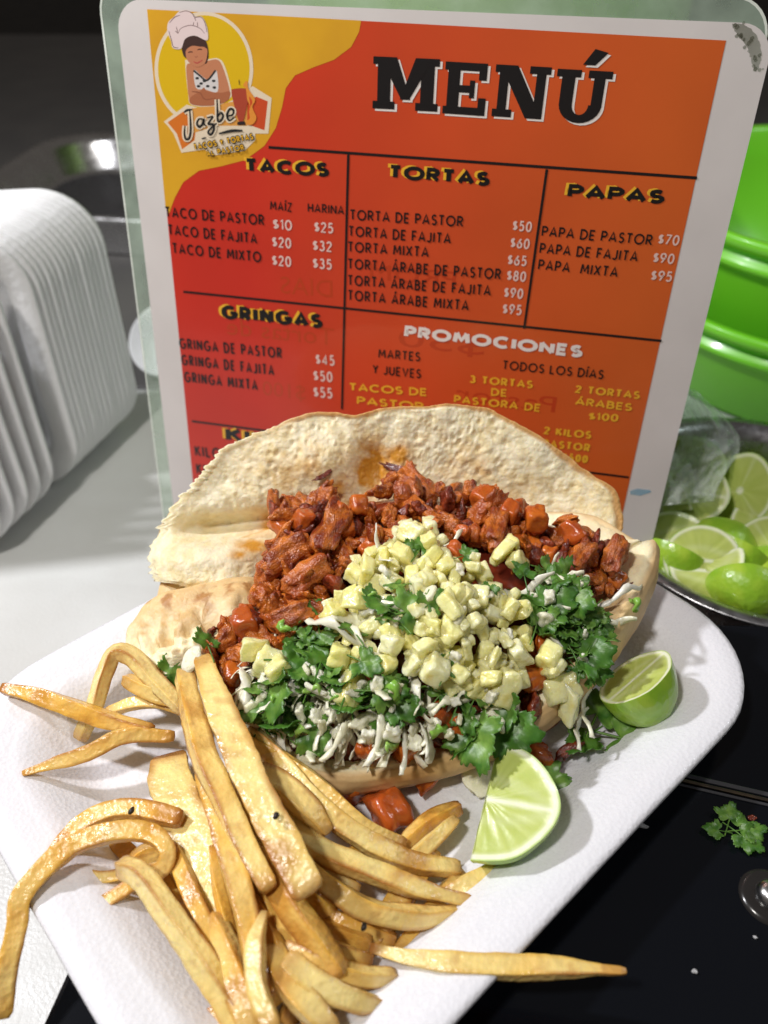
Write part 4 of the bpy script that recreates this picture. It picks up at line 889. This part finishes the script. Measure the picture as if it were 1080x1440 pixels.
# cabbage and onion shreds
def strip_mesh(name, m, seed, L=1.0, wd=0.16, th=0.06, curve=0.5, n=14):
    rnd = random.Random(seed); vs = []; ph = rnd.uniform(0, 6)
    for i in range(n):
        t = i / (n - 1) - .5; ww = wd * (0.6 + .4 * math.cos(t * 3)) * (1 + .25 * math.sin(t * 14 + ph) + rnd.uniform(-.2, .2)); x = t * L; y = curve * t * t * L + 0.05 * math.sin(t * 9 + ph); z = .16 * math.sin(t * 5 + ph)
        tw = rnd.uniform(-.25, .25) + t * 1.6
        for (a, b) in ((-1, -.6), (0, -1), (1, -.6), (1, .6), (0, 1.2), (-1, .6)):
            yy = a * ww; zz = b * th; vs.append((x + .02 * rnd.random(), y + yy * math.cos(tw) - zz * math.sin(tw), z + yy * math.sin(tw) + zz * math.cos(tw)))
    fs = grid_faces(6, n); fs.append(tuple(range(6))[::-1]); fs.append(tuple(range(len(vs) - 6, len(vs))))
    return mesh(name, vs, fs, True, [m])
SH = [strip_mesh('cabbage_shred', M_cabb, k, 1, random.uniform(.05, .12), .016, random.uniform(-.35, .4)) for k in range(8)]
cpoly = [(335, 985), (350, 940), (400, 930), (440, 960), (470, 1000), (560, 1000), (600, 985), (620, 1010), (610, 1040), (580, 1060), (500, 1060), (430, 1050), (360, 1020)]
for (x, y) in scatter(cpoly, 12.5, 6000): tput('cabbage_shred', random.choice(SH), hit(x, y) + Vector((0, 0, random.uniform(0, .07))), (random.uniform(-.6, .9), random.uniform(-.5, .5), random.uniform(0, 6.28)), random.uniform(.11, .21))
for (x, y, s, r) in ((565, 1055, .18, 100), (545, 1050, .15, 80), (590, 1045, .14, 110), (845, 890, .2, 5), (825, 885, .16, -10), (818, 1010, .2, 70), (808, 1030, .18, 60), (345, 965, .2, 100), (540, 790, .18, 110), (640, 765, .12, 60), (780, 815, .18, 80), (785, 835, .14, 20), (470, 900, .24, -30), (520, 880, .24, 15),
                     (505, 905, .2, -60), (545, 960, .26, 95), (735, 850, .2, 30), (755, 870, .18, -10), (640, 1000, .2, 20), (480, 1040, .2, 60), (450, 1050, .2, 90), (865, 850, .2, 30), (700, 1000, .12, 0), (530, 1030, .24, 80)):
    tput('cabbage_shred', random.choice(SH), hit(x, y) + Vector((0, -.03, random.uniform(.06, .10))), (R(40), 0, R(r)), s)

# cilantro
def leaf_mesh(name, m, seed):
    rnd = random.Random(seed); na = 80; nr = 7; vs = []; c1 = rnd.uniform(.1, .8); c2 = rnd.uniform(-.9, .9)
    lobes = []
    for c, l in ((-84, .74), (0, 1.0), (84, .74)):
        for dc, f, wd_ in ((-30, .80, 3.0), (0, 1.0, 3.4), (30, .80, 3.0)): lobes.append((c + dc + rnd.uniform(-4, 4), l * f * rnd.uniform(.88, 1.08), wd_))
    ser = [rnd.uniform(.93, 1.04) for _ in range(na)]
    for j in range(nr):
        s = 1 - j / (nr - 1) * .99
        for i in range(na):
            a = -140 + 280 * i / (na - 1)
            r = .26
            for c, l, k_ in lobes:
                d = abs(a - c) * k_
                if d < 88: r = max(r, l * math.cos(R(d)) ** .42)
            r *= ser[i] * (1 - .07 * (i % 3 == 0))
            x = math.cos(R(a)) * r * s; y = math.sin(R(a)) * r * s
            z = c1 * .35 * (x * x + y * y) * math.cos(R(a) * 3) + c2 * .4 * y * y - .25 * c1 * x * x + .06 * math.sin(9 * x + seed) * math.sin(8 * y)
            vs.append((x, y, z))
    fs = grid_faces(na, nr, False); o = len(vs)
    vs2 = vs + [(x, y, z - .02) for x, y, z in vs]; fs2 = fs + [(d + o, c + o, b + o, a + o) for a, b, c, d in fs]
    for i in range(na - 1): fs2.append((i, i + o, i + 1 + o, i + 1))
    # stalk
    b0 = len(vs2)
    for k in range(4):
        x = -.9 * k / 3; 
        for q in range(4): vs2.append((x, .035 * math.cos(q * 1.57), -.02 + .035 * math.sin(q * 1.57) - .1 * (k / 3) ** 2))
    fs2 += grid_faces(4, 4, True, b0)
    return mesh(name, vs2, fs2, True, [m])
CH = [cube_mesh('onion_bit', M_cabb, 90 + k, d, .3) for k, d in enumerate([(1, .8, .4), (.8, .8, .6), (1.5, .6, .35)])]
LF = [leaf_mesh('cilantro_leaf', M_cil, k) for k in range(9)]
polys = [([(345, 990), (400, 965), (430, 920), (440, 980), (440, 1040), (400, 1045), (355, 1025)], 17), ([(735, 850), (790, 815), (830, 880), (840, 930), (820, 960), (770, 910), (740, 900)], 15), ([(640, 1000), (700, 990), (740, 1010), (720, 1060), (660, 1065), (630, 1030)], 20),
         ([(470, 960), (530, 960), (600, 975), (630, 1000), (560, 1020), (480, 1010)], 18), ([(440, 870), (470, 910), (450, 960), (420, 960), (400, 910)], 20), ([(530, 860), (580, 870), (570, 900), (540, 890)], 20), ([(760, 800), (820, 860), (835, 900), (800, 960)], 20)]
for pl, g in polys:
    for (x, y) in scatter(pl, g, 2500):
        tput('cilantro_leaf', random.choice(LF), hit(x, y) + Vector((0, -.02, random.uniform(.05, .10))), (random.uniform(.1, 1.0), random.uniform(-.45, .45), random.uniform(0, 6.28)), random.uniform(.05, .10))
for (x, y, s, r) in ((385, 990, .13, -60), (410, 1030, .10, 200), (660, 1040, .15, -80), (700, 1035, .14, -20), (765, 870, .12, 30), (790, 860, .11, -40), (570, 878, .11, 20), (545, 870, .09, 160), (300, 920, .08, 120), (590, 790, .07, 60), (600, 868, .07, 40), (500, 905, .08, 120), (650, 800, .05, 10), (560, 840, .06, 200), (625, 955, .07, 70), (680, 850, .045, 0), (510, 945, .08, -30), (730, 825, .07, 100), (572, 792, .05, 0), (490, 985, .10, 80),
                     (535, 985, .10, 0), (812, 935, .12, 0), (830, 905, .10, 60), (522, 855, .05, 90), (440, 1045, .10, -30), (365, 1010, .10, 200), (455, 945, .09, 80), (238, 948, .09, 20)):
    p = hit(x, y) + Vector((0, -.04, .10)); 
    if x < 260: p = P(x, y, .22)
    tput('cilantro_leaf', random.choice(LF), p, (R(random.uniform(15, 50)), R(random.uniform(-20, 20)), R(r)), s)
for (x, y) in scatter([(345, 990), (400, 940), (450, 960), (520, 975), (600, 985), (650, 1000), (700, 1000), (690, 1040), (600, 1060), (480, 1050), (370, 1030)], 22, 3000) + scatter([(740, 830), (800, 820), (840, 900), (820, 960), (760, 920)], 26, 1500) + scatter([(470, 860), (560, 800), (700, 820), (730, 930), (600, 960)], 44, 1500):
    tput('onion_bit', random.choice(CH), hit(x, y) + Vector((0, -.03, random.uniform(.06, .12))), rrot(), random.uniform(.016, .034))
ST = [strip_mesh('green_stem_piece', M_stem, 40 + k, .45, .10, .10, .0, 6) for k in range(3)]
for (x, y, s) in ((548, 990, .16), (405, 905, .12), (615, 1045, .14), (445, 990, .12), (550, 1065, .14), (430, 1045, .12), (880, 870, .13), (470, 1000, .1), (520, 860, .1), (395, 1000, .12)):
    tput('green_stem_piece', random.choice(ST), hit(x, y) + Vector((0, -.03, .11)), (R(30), 0, random.uniform(0, 3)), s)
o = tput('tomato_bit', chunk('tomato_bit', mat('tomato_red', (.6, .05, .02), .2, coat=.5), (1, .8, .4), 5, .3), P(872, 846, .30), (R(40), 0, 0), .022)
o = tput('onion_slice', chunk('onion_slice', M_cabb, (1.6, 1, .25), 6, .3), P(868, 852, .25), (R(45), R(10), 0.3), .055)

# ------------------------------------------------------------ loose bits on the tray
def loose(name, me, p, rot, s, label, cat, group=None): o = put(name, me, None, p, rot, s); return tag(o, label, cat, group)
cs = tag(empty('cilantro_sprig', P(845, 1050, .02)), 'bright green cilantro sprig on the tray between the two lime wedges', 'herb')
for (dx, dy, s, r) in ((.06, 0, .14, -20), (0, .10, .12, 60), (-.06, .0, .10, -140), (.13, -.01, .10, 10)):
    put('leaflet', random.choice(LF), cs, (dx, dy, .05), (R(15), 0, R(r)), s)
loose('cilantro_leaf', LF[3], P(770, 1098, .05), (R(20), 0, R(-30)), .10, 'dark cilantro leaf poking out behind the flesh side lime wedge', 'herb')
sp = tag(empty('cilantro_sprig', P(1035, 1170, BT + .004)), 'dull cilantro sprig lying on the black stove beside the tray', 'herb')
for (dx, dy, s, r) in ((.01, -.02, .075, -50), (-.01, .04, .07, 60), (-.06, .0, .05, 170), (.03, .0, .07, 0)): put('leaflet', random.choice(LF), sp, (dx, dy, .012), (0, 0, R(r)), s)
loose('chili_bit', chunk('chili_bit', M_chili, (1.3, .8, .35), 8, .15), P(880, 1101, .012), (0, 0, .1), .024, 'small orange red chili bit alone on the bare tray', 'chili')
loose('meat_crumb', chunk('meat_crumb', M_meat2, (1, .8, .5), 9, .3), P(1032, 985, .15), (0, 0, 0), .008, 'tiny orange crumb on the right rim of the tray', 'crumb')
loose('cabbage_shred', SH[1], P(745, 1090, .02), (0, 0, 1), .12, 'pale cabbage scrap behind the flesh side lime wedge', 'cabbage')
loose('onion_slice', chunk('onion_slice', M_cabb, (1.2, 1, .12), 16, .25), P(683, 1088, .03), (R(10), 0, 0.8), .07, 'translucent onion slice between sandwich and the flesh side lime', 'onion')
loose('foam_crumb', chunk('foam_crumb', M_foam2, (1.4, .5, .4), 11, .4), P(902, 1161, .01), (0, 0, -.2), .015, 'white foam sliver sticking out at the tray edge', 'crumb')
loose('foam_crumb', chunk('foam_crumb', M_foam2, (1, .8, .6), 12, .4), P(977, 1366, BT + .006), (0, 0, 0), .008, 'white crumb on the black stove near the bottom', 'crumb')
loose('meat_crumb', chunk('meat_crumb', M_char, (1.2, .8, .5), 13, .3), P(1058, 1150, BT + .006), (0, 0, 0), .012, 'small red brown crumb beside the sprig on the stove', 'crumb')
loose('foam_crumb', chunk('foam_crumb', M_foam2, (1, .8, .6), 14, .4), P(1062, 1318, BT + .005), (0, 0, 0), .006, 'tiny pale crumb below the steel screw on the stove', 'crumb')

# ------------------------------------------------------------ fries
PALE = (0.92, 0.73, 0.29); GOLD = (0.80, 0.44, 0.07); BRN = (0.40, 0.15, 0.03)
def fry(label, wpx, pts, flat_=0.8, brown=(0.6, 0.6), tone=0.3, taper=(0.86, 0.82), twist=0.5, curl=None):
    k = fry.k = fry.k + 1; rnd = random.Random(100 + k)
    W = [P(a, b, c) for a, b, c in pts]
    cp = catmull(W, 12); L = sum((cp[i + 1] - cp[i]).length for i in range(len(cp) - 1))
    dist = sum((w - CP).dot(CF) for w in W) / len(W); wd = wpx * 0.84 * dist / FPX / 2
    n = max(18, int(L / 0.014)); acc = [0]
    for i in range(len(cp) - 1): acc.append(acc[-1] + (cp[i + 1] - cp[i]).length)
    sm_ = []
    j = 0
    for i in range(n):
        t = L * i / (n - 1)
        while j < len(acc) - 2 and acc[j + 1] < t: j += 1
        f = (t - acc[j]) / max(1e-6, acc[j + 1] - acc[j]); sm_.append(cp[j].lerp(cp[j + 1], min(1, f)))
    prof8 = []
    for q in range(20):
        sd_, t_ = divmod(q, 5); u_ = (-.91, -.5, 0, .5, .91)[t_]; v_ = (.98, .94, .91, .94, .98)[t_]
        x_, y_ = ((v_, u_), (-u_, v_), (-v_, -u_), (u_, -v_))[sd_]; prof8.append((x_, y_, 1.0 if abs(u_) > .6 else 0.0))
    org = sum(W, Vector()) / len(W); org.z = 0.0
    tv = rnd.uniform(-.12, .16); vs = []; col = []; tw0 = rnd.uniform(-.35, .35)
    up = Vector((0, -.4, 1)).normalized(); oo = Vector((k * 7.3, 0, 0))
    for i, c in enumerate(sm_):
        t = i / (n - 1); tg = (sm_[min(i + 1, n - 1)] - sm_[max(i - 1, 0)]).normalized()
        sd = tg.cross(up).normalized(); nn = sd.cross(tg); tw = tw0 + twist * math.sin(t * 2.2 + k)
        e = min(t, 1 - t) * L; ends = (lerp(taper[0], 1, sst(0, .35, t))) * (lerp(taper[1], 1, sst(0, .35, 1 - t))); ends *= lerp(.80, 1, sst(0, .010, e))
        wob = 1 + .10 * noise.noise(Vector((t * L * 5, k * 3.3, 0))) + .08 * noise.noise(Vector((t * L * 14, k * 5.3, 9)))
        for (a, b, crn) in prof8:
            x = a * wd * ends * wob; y = b * wd * flat_ * ends * (1 + .15 * noise.noise(Vector((t * L * 6, k, 7))))
            g = .09 * wd * fb((x * 20 + k, y * 20, t * L * 16), 1, 3) + .07 * wd * abs(noise.noise(Vector((x * 60, y * 60, t * L * 60 + k))))
            xx = (x * math.cos(tw) - y * math.sin(tw)); yy = (x * math.sin(tw) + y * math.cos(tw))
            v = c + sd * xx + nn * yy; v = v + (sd * xx + nn * yy).normalized() * g
            vs.append(v - org)
            nz = fb((v.x * 6, v.y * 6, v.z * 6 + k), 1, 3)
            cc = mixc(PALE, GOLD, tone + .04 + tv * 1.5 + .60 * nz + .40 * crn)
            br = crn * sst(-.25, .35, noise.noise(Vector((t * L * 4, k * 2.1 + (a > 0) * 5 + (b > 0) * 9, 1)))) * .9
            br = max(br, brown[0] * sst(.06, 0, t * L) , brown[1] * sst(.06, 0, (1 - t) * L)); br = max(br, .5 * sst(.35, .6, nz)); br = max(br, .32 * sst(.30, .55, fb((v.x * 22, v.y * 22, v.z * 22 + k), 1, 2)))
            col.append(mixc(cc, BRN, br))
    fs = grid_faces(20, n); fs = [(a, d, c, b) for a, b, c, d in fs]
    for (o_, t_) in ((0, 0), (20 * (n - 1), 1)):
        c0 = len(vs); vs.append(sum((vs[o_ + q] for q in range(20)), Vector()) / 20 + (sm_[0] - sm_[1] if t_ == 0 else sm_[-1] - sm_[-2]).normalized() * wd * .15); col.append(mixc(GOLD, BRN, brown[t_]))
        for q in range(20):
            f = (o_ + q, o_ + (q + 1) % 20, c0); fs.append(f if t_ == 0 else f[::-1])
    o = put('french_fry', mesh('french_fry', vs, fs, True, [M_fry], None, col), None, org)
    return tag(o, label, 'french fry', 'french fries piled on the foam tray')
fry.k = 0
# lower, mostly hidden layer
fry('golden fry under the pile, its lower end showing right of the long loose fry', 40, [(510, 1340, .05), (560, 1270, .06), (610, 1195, .06)], tone=.6)
fry('short browned fry beneath the curved right hand fries', 30, [(560, 1345, .05), (600, 1290, .05), (650, 1225, .05)], tone=.7)
fry('dark golden fry deep under the middle of the pile', 38, [(420, 1340, .06), (470, 1250, .08), (520, 1180, .08)], tone=.8)
fry('buried fry crossing below the centre of the pile', 36, [(300, 1350, .08), (400, 1330, .1), (500, 1290, .08)], tone=.8)
fry('buried fry behind the broad flat fry', 36, [(340, 1180, .08), (430, 1190, .1), (500, 1230, .08)], tone=.8)
fry('buried fry at the bottom edge left of centre', 40, [(290, 1440, .05), (370, 1400, .08), (450, 1330, .08)], tone=.7)
fry('hidden fry running under the pale thin slice', 36, [(230, 1200, .07), (290, 1260, .08), (330, 1330, .08), (400, 1370, .06)], tone=.6)
fry('hidden fry under the dark tipped stubby fry', 32, [(300, 1090, .1), (360, 1160, .12), (420, 1220, .1)], tone=.6)
fry('low golden fry under the lower right of the pile', 38, [(380, 1250, .08), (440, 1300, .1), (520, 1330, .08)], tone=.7)
fry('low fry ending in a browned tip below the centre', 34, [(400, 1440, .03), (440, 1370, .07), (470, 1290, .09)], tone=.7)
fry('browned fry knotted behind the curled loop', 34, [(185, 1215, .06), (215, 1200, .08), (250, 1215, .06), (265, 1260, .05)], tone=.7)
fry('short brown stub under the loop fry', 30, [(160, 1180, .05), (185, 1205, .05), (205, 1240, .04), (190, 1290, .02)], tone=.8, brown=(.3, .9))
# upper left group
fry('upright bent fry, left leg of the arch at the upper left', 28, [(112, 1040, .05), (132, 995, .12), (148, 945, .22), (163, 918, .27), (188, 925, .27), (218, 958, .25), (262, 1000, .22)], tone=.1)
fry('thin fry tucked beneath the arched bent fry', 20, [(150, 1003, .12), (185, 990, .16), (222, 988, .18), (262, 1000, .18)], tone=.35)
fry('brown edged fry pointing left with the highest tip at the tray edge', 28, [(2, 968, .20), (50, 978, .20), (100, 995, .19), (150, 1012, .18), (215, 1030, .16)], tone=.55, brown=(1, .9), taper=(.6, .8))
fry('pointed fry lying just below the high left tip', 26, [(32, 1088, .14), (75, 1074, .14), (125, 1058, .16), (175, 1035, .18), (245, 1035, .16)], tone=.45, taper=(.4, .8))
fry('short speckled fry end behind the arched fry', 24, [(175, 955, .22), (215, 975, .22), (250, 990, .2)], tone=.4)
# left loop
fry('long bent fry hanging over the lower left tray edge', 34, [(0, 1432, .05), (8, 1370, .10), (24, 1300, .15), (30, 1262, .18), (62, 1222, .2), (105, 1188, .21), (160, 1170, .22), (212, 1172, .21), (236, 1196, .2), (228, 1222, .17), (200, 1228, .15)], tone=.5, brown=(.2, .5), taper=(.9, .8))
fry('curved fry arching above the loop, its cut end brown', 30, [(60, 1240, .12), (95, 1180, .15), (140, 1146, .17), (190, 1138, .18), (256, 1152, .18)], tone=.5, brown=(.2, 1), taper=(.9, 1))
fry('short fry with dark brown tip below the loop', 24, [(92, 1306, .07), (130, 1282, .10), (165, 1258, .12), (200, 1232, .13)], tone=.6, brown=(1, .3), taper=(.5, 1))
fry('small brown ended fry poking out left of the loop', 20, [(104, 1226, .1), (135, 1234, .11), (165, 1230, .12), (190, 1222, .12)], tone=.6, brown=(1, .3), taper=(.4, 1))
# pale thin slice
fry('broad pale potato slice with rough skin at its top', 84, [(238, 1062, .10), (240, 1100, .13), (262, 1160, .15), (290, 1230, .16), (312, 1310, .15)], .16, tone=-.25, brown=(.9, .2), taper=(.8, .6), twist=.05)
# long central fries
fry('fry running down from the loop to the bottom centre', 40, [(168, 1218, .2), (198, 1232, .22), (240, 1290, .22), (285, 1355, .2), (325, 1420, .17), (345, 1460, .15)], tone=.25)
fry('narrow fry between the pale slice and the fry from the loop', 28, [(245, 1190, .15), (262, 1240, .18), (288, 1300, .18), (306, 1355, .16)], tone=.35)
fry('fry with browned square top left of the broadest fry', 40, [(288, 1082, .26), (305, 1140, .27), (326, 1210, .27), (345, 1280, .25), (358, 1350, .22), (366, 1400, .2)], tone=.35, brown=(.8, .4))
fry('long fry lying along the left side of the broadest fry', 38, [(258, 945, .30), (272, 1010, .31), (290, 1070, .31), (318, 1130, .31), (345, 1190, .3), (380, 1250, .28)], tone=.2)
fry('broadest long fry, from the sandwich down across the pile', 54, [(284, 925, .34), (305, 985, .36), (333, 1050, .37), (362, 1115, .37), (398, 1185, .35), (436, 1256, .31)], .5, tone=.2, brown=(.5, .6), taper=(.62, 1), twist=.1)
fry('fry continuing below the broadest fry to the lower centre', 42, [(360, 1200, .22), (400, 1262, .24), (436, 1310, .22), (480, 1370, .17)], tone=.3)
fry('pale upright fry at the bottom of the pile', 30, [(372, 1282, .26), (360, 1330, .27), (362, 1390, .26), (385, 1450, .24)], tone=-.05, taper=(.4, 1))
fry('fry at the bottom edge left of the pale upright fry', 42, [(300, 1290, .18), (322, 1350, .19), (340, 1410, .18), (352, 1460, .16)], tone=.35)
fry('stubby fry cut off by the bottom edge at left', 26, [(258, 1400, .04), (285, 1415, .05), (315, 1445, .06)], tone=.3)
fry('curved fry bending along the bottom right of the pile', 40, [(382, 1330, .2), (398, 1372, .21), (430, 1410, .2), (470, 1450, .17)], tone=.3)
fry('pale plump fry pointing right near the bottom', 38, [(400, 1350, .22), (440, 1382, .2), (490, 1405, .16), (542, 1414, .1)], tone=.1, taper=(1, .5))
fry('short fry pointing right above the pale plump fry', 30, [(400, 1330, .2), (450, 1355, .18), (505, 1372, .14), (556, 1374, .1)], tone=.35)
fry('brown tipped sliver at the bottom edge right of the pile', 20, [(572, 1382, .03), (556, 1412, .04), (536, 1450, .05)], tone=.45, brown=(1, .3), taper=(.4, 1))
# right hand fan
fry('uppermost thin fry of the right fan, dark at its end', 24, [(338, 1035, .26), (400, 1070, .25), (455, 1110, .22), (510, 1158, .17), (570, 1186, .10)], tone=.5, brown=(.3, .9), taper=(1, .6))
fry('second fry down in the right fan, square pale end', 32, [(350, 1030, .24), (395, 1070, .25), (445, 1130, .23), (511, 1180, .18), (578, 1212, .12), (646, 1222, .07)], tone=.35, brown=(.3, .6), taper=(1, .8))
fry('stubby fat fry tucked beside the broadest fry', 38, [(362, 1086, .26), (400, 1108, .27), (430, 1135, .26), (462, 1170, .22)], tone=.45, taper=(.9, .6))
fry('long middle fry of the right fan', 34, [(372, 1115, .2), (410, 1160, .21), (450, 1195, .2), (522, 1225, .17), (590, 1250, .13), (662, 1268, .08)], tone=.3, taper=(1, .6))
fry('lowest long fry of the right fan', 34, [(430, 1220, .19), (470, 1252, .18), (520, 1280, .15), (590, 1290, .11), (654, 1280, .07)], tone=.2, taper=(.9, .6))
fry('browned short fry pointing up behind the right fan', 28, [(560, 1200, .06), (600, 1158, .07), (648, 1135, .07)], tone=.6, brown=(.4, .9))
fry('pale short fry beside the flesh side lime wedge', 24, [(570, 1215, .08), (605, 1185, .09), (642, 1152, .08)], tone=.15)
fry('square cut pale fry below the flesh side lime wedge', 36, [(622, 1262, .05), (660, 1246, .06), (700, 1230, .06), (748, 1222, .05)], tone=.1, brown=(.4, .8), taper=(.9, 1))
fry('long loose fry jutting right over the tray edge above the stove', 34, [(522, 1332, .12), (570, 1346, .14), (640, 1356, .15), (720, 1360, .15), (800, 1362, .16), (880, 1366, .16)], tone=.25, brown=(1, .7), taper=(.5, .35))
fry('thin fry squeezed below the long fry left of the broadest one', 26, [(308, 1120, .2), (350, 1210, .2), (396, 1300, .19), (428, 1372, .16)], tone=.45)
fry('narrow fry ending at the bottom edge under the fry from the loop', 24, [(228, 1228, .12), (262, 1300, .13), (300, 1390, .13), (326, 1450, .1)], tone=.5)
fry('golden fry behind the pale upright fry', 26, [(345, 1245, .2), (384, 1320, .2), (418, 1392, .18), (440, 1450, .15)], tone=.55)
fry('thin fry above the two stubby right pointing fries', 22, [(398, 1288, .16), (450, 1326, .14), (524, 1350, .09)], tone=.5, brown=(.3, .9))
fry('thin golden fry under the long middle fry of the right fan', 22, [(320, 1090, .19), (372, 1168, .18), (430, 1215, .16), (505, 1252, .12)], tone=.6)
fry('thin browned fry beside the pale potato slice', 20, [(300, 1190, .19), (310, 1260, .19), (332, 1335, .17)], tone=.7)
fry('short fry at the bottom edge right of the curved fry', 24, [(438, 1398, .06), (495, 1428, .05), (548, 1452, .04)], tone=.4)
fry('low fry between the lowest fan fry and the loose long fry', 26, [(390, 1225, .11), (470, 1292, .1), (556, 1322, .06)], tone=.65, brown=(.3, .8))
for (x, y, lb) in ((388, 1147, 'black burnt speck on the broadest fry'), (185, 1140, 'black burnt speck on the fry above the loop'), (512, 1303, 'thin black charred bit between the fries')):
    loose('burnt_speck', chunk('burnt_speck', M_speck, (1.2, .8, .8), x, .3, 2), P(x, y, {388: .41, 185: .235, 512: .19}[x]), (0, 0, 1.2), .010, lb, 'speck')
loose('onion_slice', chunk('onion_slice', M_cabb, (1.0, 1.6, .3), 21, .2), P(270, 926, .34), (R(30), 0, -.4), .03, 'white onion piece resting on the top of the broadest fry', 'onion')
